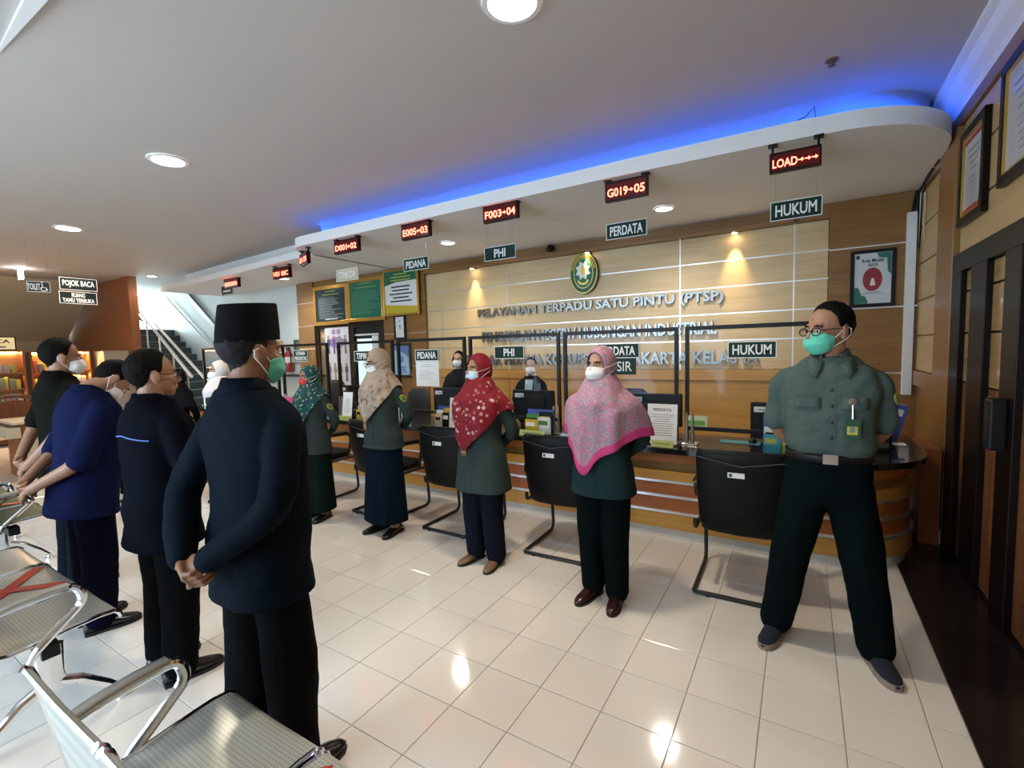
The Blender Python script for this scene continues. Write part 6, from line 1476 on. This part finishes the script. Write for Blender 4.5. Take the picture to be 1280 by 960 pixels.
# ================================================================== READING CORNER AT THE FAR LEFT
M_LITSHELF = mat('shelf_back', (0.45, 0.24, 0.09), rough=0.5)
def bookshelf(label, x, y0, y1, ztop, lit):
    t = tag(empty('bookshelf', (x, (y0+y1)/2, 0)), label, 'bookshelf', 'bookshelves of the reading corner'); h = (y1-y0)/2
    box('back', -0.16, -0.14, -h, h, 0.0, ztop, M_LITSHELF, t)
    for s in (-1, 1): box('side', -0.16, 0.16, min(s*h, s*(h-0.025)), max(s*h, s*(h-0.025)), 0.0, ztop, M_REDWOOD, t)
    zs = [0.05, 0.42, 0.72, 1.02, 1.32, ztop-0.025]
    for z in zs: box('shelf', -0.14, 0.16, -h+0.025, h-0.025, z, z+0.025, M_REDWOOD, t)
    if lit:
        MB().box(-0.13, -0.11, -h+0.04, h-0.04, ztop-0.05, ztop-0.035).build('strip_lamp', emission('shelf_lamp', (1.0, 0.70, 0.35), 30), t, smooth=False)
        for zz_ in (ztop-0.06, 1.28, 0.98):
            d = bpy.data.lights.new('lamp', 'AREA'); d.energy = lit; d.color = (1.0, 0.66, 0.32); d.shape = 'RECTANGLE'; d.size = 0.04; d.size_y = 2*h-0.1
            o = bpy.data.objects.new('lamp', d); COL.objects.link(o); o.parent = t; o.location = (0.10, 0, zz_); o.rotation_euler = (0, R(-20), 0)
    rnd = random.Random(int(y0*10)); bc = [mat('book_%d' % k, c, rough=0.5) for k, c in enumerate(((0.45, 0.35, 0.10), (0.40, 0.36, 0.30), (0.30, 0.09, 0.05), (0.10, 0.16, 0.25), (0.50, 0.42, 0.33), (0.20, 0.22, 0.12), (0.55, 0.40, 0.05)))]
    for z in zs[2:-1]:
        y = -h+0.05
        while y < h-0.09:
            w = rnd.uniform(0.045, 0.085); hh = rnd.uniform(0.14, 0.22)
            ci = rnd.randrange(7); b = tag(box('book', -0.06, 0.10, 0.0, w, 0.0, hh, bc[ci]), '%s book on the %s shelf of the %s bookcase' % (('mustard', 'grey beige', 'dark red', 'blue', 'cream', 'olive', 'bright yellow')[ci], {0.72: 'lowest filled', 1.02: 'middle', 1.32: 'top'}[z], 'brightly lit' if lit > 5 else 'dim'), 'book', 'books in the ' + ('brightly lit' if lit > 5 else 'dim') + ' bookcase')
            b.location = (x, (y0+y1)/2+y, z+0.0255); y += w+rnd.uniform(0.004, 0.03)
    return t
SX = -12.6
bookshelf('wooden bookshelf under the POJOK BACA lightbox', SX, 1.35, 2.78, 1.76, 3.0)
bookshelf('brightly lit wooden bookshelf beside the man in black', SX, 2.86, 3.75, 1.74, 14.0)
lb = tag(empty('reading_corner_lightbox', (SX+0.02, 2.34, 1.90)), 'lit cream sign reading POJOK BACA on top of the bookshelf', 'sign')
box('case', -0.04, 0.0, -0.58, 0.38, -0.14, 0.12, M_DARKWOOD, lb); box('face', 0.0, 0.006, -0.56, 0.36, -0.12, 0.10, emission('lightbox_face', (0.75, 0.58, 0.30), 0.55), lb)
text('lettering', 'POJOK BACA', 0.09, 0.80, M_DARKWOOD, lb, (0.008, -0.10, 0.02), 0.002, 0.02, (0, 0, PI/2)); box('printed_line', 0.006, 0.008, -0.38, 0.24, -0.09, -0.06, M_INK, lb)
dlt = bpy.data.lights.new('lamp', 'POINT'); dlt.energy = 8; dlt.color = (1.0, 0.72, 0.35); dlt.shadow_soft_size = 0.05
dlo = bpy.data.objects.new('lamp', dlt); COL.objects.link(dlo); dlo.parent = lb; dlo.location = (-0.12, -0.05, 0.20)
cb_ = tag(empty('filing_cabinet', (-12.3, 3.98, 0)), 'pale cream cabinet beside the red-brown stair wall', 'cabinet')
box('body', -0.25, 0.25, -0.14, 0.28, 0.0, 1.72, mat('cream_cabinet', (0.40, 0.32, 0.22), rough=0.5), cb_, 0.005); box('door', 0.25, 0.262, -0.13, 0.27, 0.03, 1.69, mat('cream_cabinet', (0.40, 0.32, 0.22)), cb_); box('door_handle', 0.262, 0.275, -0.10, -0.08, 0.85, 0.98, M_STEEL, cb_)
ds = tag(empty('reception_desk', (-8.95, 2.25, 0)), 'pale wooden reception desk in front of the bookshelves', 'desk')
M_PALEW = wood('pale_desk_wood', (0.52, 0.40, 0.26), (0.58, 0.46, 0.31), rough=0.45, axis='Y')
box('desk_top', -0.38, 0.42, -0.52, 0.42, 0.74, 0.77, M_PALEW, ds, 0.004); box('front_panel', 0.34, 0.37, -0.38, 0.38, 0.0, 0.74, M_PALEW, ds); box('side_panel', -0.34, 0.34, -0.42, -0.39, 0.0, 0.74, M_REDWOOD, ds); box('side_panel', -0.34, 0.34, 0.36, 0.39, 0.0, 0.74, M_PALEW, ds)
dr = box('drawer', -0.26, 0.36, -0.56, -0.43, 0.56, 0.70, M_PALEW, ds, 0.004); box('drawer_handle', 0.0, 0.10, -0.575, -0.56, 0.62, 0.64, M_STEEL, dr)
pp = tag(box('desk_paper', -0.10, 0.10, -0.14, 0.14, 0.0, 0.006, M_PAPER), 'white papers lying on the pale wooden desk', 'paper'); pp.location = (-8.7, 2.05, 0.77)
wc = tag(empty('carved_chair', (-10.0, 2.05, 0)), 'dark carved wooden armchair behind the pale desk', 'chair')
M_CARV = wood('carved_wood', (0.10, 0.03, 0.012), (0.16, 0.055, 0.02), rough=0.35, axis='Z')
pts = [(0, 0.48*math.cos(R(a)), 0.62+0.42*math.sin(R(a))) for a in range(0, 181, 12)]
MB().tube(pts, 0.035, 8).build('back_rail', M_CARV, wc); MB().prism([(0.44*math.cos(R(a)), 0.60+0.38*math.sin(R(a))) for a in range(0, 181, 15)], -0.015, 0.015, Matrix.Rotation(PI/2, 4, 'Z')).build('back_panel', M_CARV, wc, smooth=False)
box('seat', -0.02, 0.46, -0.45, 0.45, 0.40, 0.45, M_CARV, wc, 0.01)
for x, y in ((0.0, -0.42), (0.0, 0.42), (0.42, -0.40), (0.42, 0.40)): MB().tube([(x, y, 0), (x, y, 0.41)], [0.022, 0.03], 8).build('leg', M_CARV, wc)
for s in (-1, 1): MB().tube([(0.0, s*0.46, 0.66), (0.25, s*0.47, 0.66), (0.42, s*0.44, 0.62), (0.42, s*0.40, 0.44)], 0.025, 8).build('armrest', M_CARV, wc)
# red table with bottles seen between the men
rtb = tag(empty('red_side_table', (-10.4, 3.35, 0)), 'table with a red front and dark top behind the standing men', 'table')
box('table_top', -0.3, 0.3, -0.30, 0.42, 0.68, 0.72, M_DARKWOOD, rtb, 0.004); box('red_front', 0.24, 0.27, -0.26, 0.38, 0.0, 0.68, mat('red_panel', (0.55, 0.06, 0.03), rough=0.4), rtb); box('side_panel', -0.26, 0.24, -0.26, -0.23, 0.0, 0.68, M_REDWOOD, rtb); box('side_panel', -0.26, 0.24, 0.35, 0.38, 0.0, 0.68, M_REDWOOD, rtb)
for k, (y, c, lab) in enumerate(((-0.2, (0.35, 0.40, 0.55), 'pale blue bottle on the red fronted table'), (-0.05, (0.55, 0.5, 0.12), 'yellow bottle on the red fronted table'), (0.1, (0.5, 0.5, 0.52), 'grey bottle on the red fronted table'))):
    b = tag(MB().lathe([(0.03, 0), (0.035, 0.01), (0.035, 0.13), (0.015, 0.17), (0.015, 0.20), (0.002, 0.20)], seg=14).build('bottle', mat('bottle_%d' % k, c, rough=0.25)), lab, 'bottle', 'bottles on the red fronted table'); b.location = (-10.3, 3.35+y, 0.72)
# hanging signs of the reading corner and toilet
for lines, px0, px1, p0, p1, lab in ((['POJOK BACA'], 74, 121, 348, 363, 'hanging black sign reading POJOK BACA'), (['RUANG', 'TAMU TERBUKA'], 74, 121, 365, 380, 'hanging black sign reading RUANG TAMU TERBUKA')):
    a = on_x(px0, (p0+p1)/2, -9.0); b = on_x(px1, (p0+p1)/2, -9.0); zt = on_x((px0+px1)/2, p0, -9.0).z; zb = on_x((px0+px1)/2, p1, -9.0).z
    sign('corner_sign', lab, lines, (-9.0, (a.y+b.y)/2, (zt+zb)/2), b.y-a.y, zt-zb, 'hanging black signs of the reading corner', CEIL_Z if len(lines) == 1 else None, plate=mat('black_sign', (0.012, 0.018, 0.015), rough=0.3), rz=PI/2, fill=0.84)
a = on_x(34, 358, -9.6); b = on_x(62, 355, -9.6); zt = on_x(48, 352, -9.6).z; zb = on_x(48, 365, -9.6).z
t = sign('toilet_sign', 'hanging black TOILET sign with a wheelchair symbol', ['TOILET'], (-9.6, (a.y+b.y)/2, (zt+zb)/2), b.y-a.y, zt-zb, None, CEIL_Z, plate=mat('black_sign', (0.012, 0.018, 0.015)), rz=PI/2-0.3, fill=0.54)
for c in t.children:
    if c.name.startswith('lettering'): c.location.x -= 0.05
w2 = (b.y-a.y)/2
MB().tube([(w2-0.07+0.03*math.cos(R(q)), -0.010, -0.03+0.03*math.sin(R(q))) for q in range(100, 380, 20)], 0.006, 6).tube([(w2-0.085, -0.010, 0.05), (w2-0.08, -0.010, -0.01), (w2-0.045, -0.010, -0.012), (w2-0.03, -0.010, -0.05)], 0.006, 6).ell((w2-0.085, -0.010, 0.07), (0.012, 0.004, 0.012), 10, 6).build('wheelchair_symbol', M_LETTER, t)
# framed picture on the far screen beside the white headscarf
a = on_y(257, 445, 3.93)
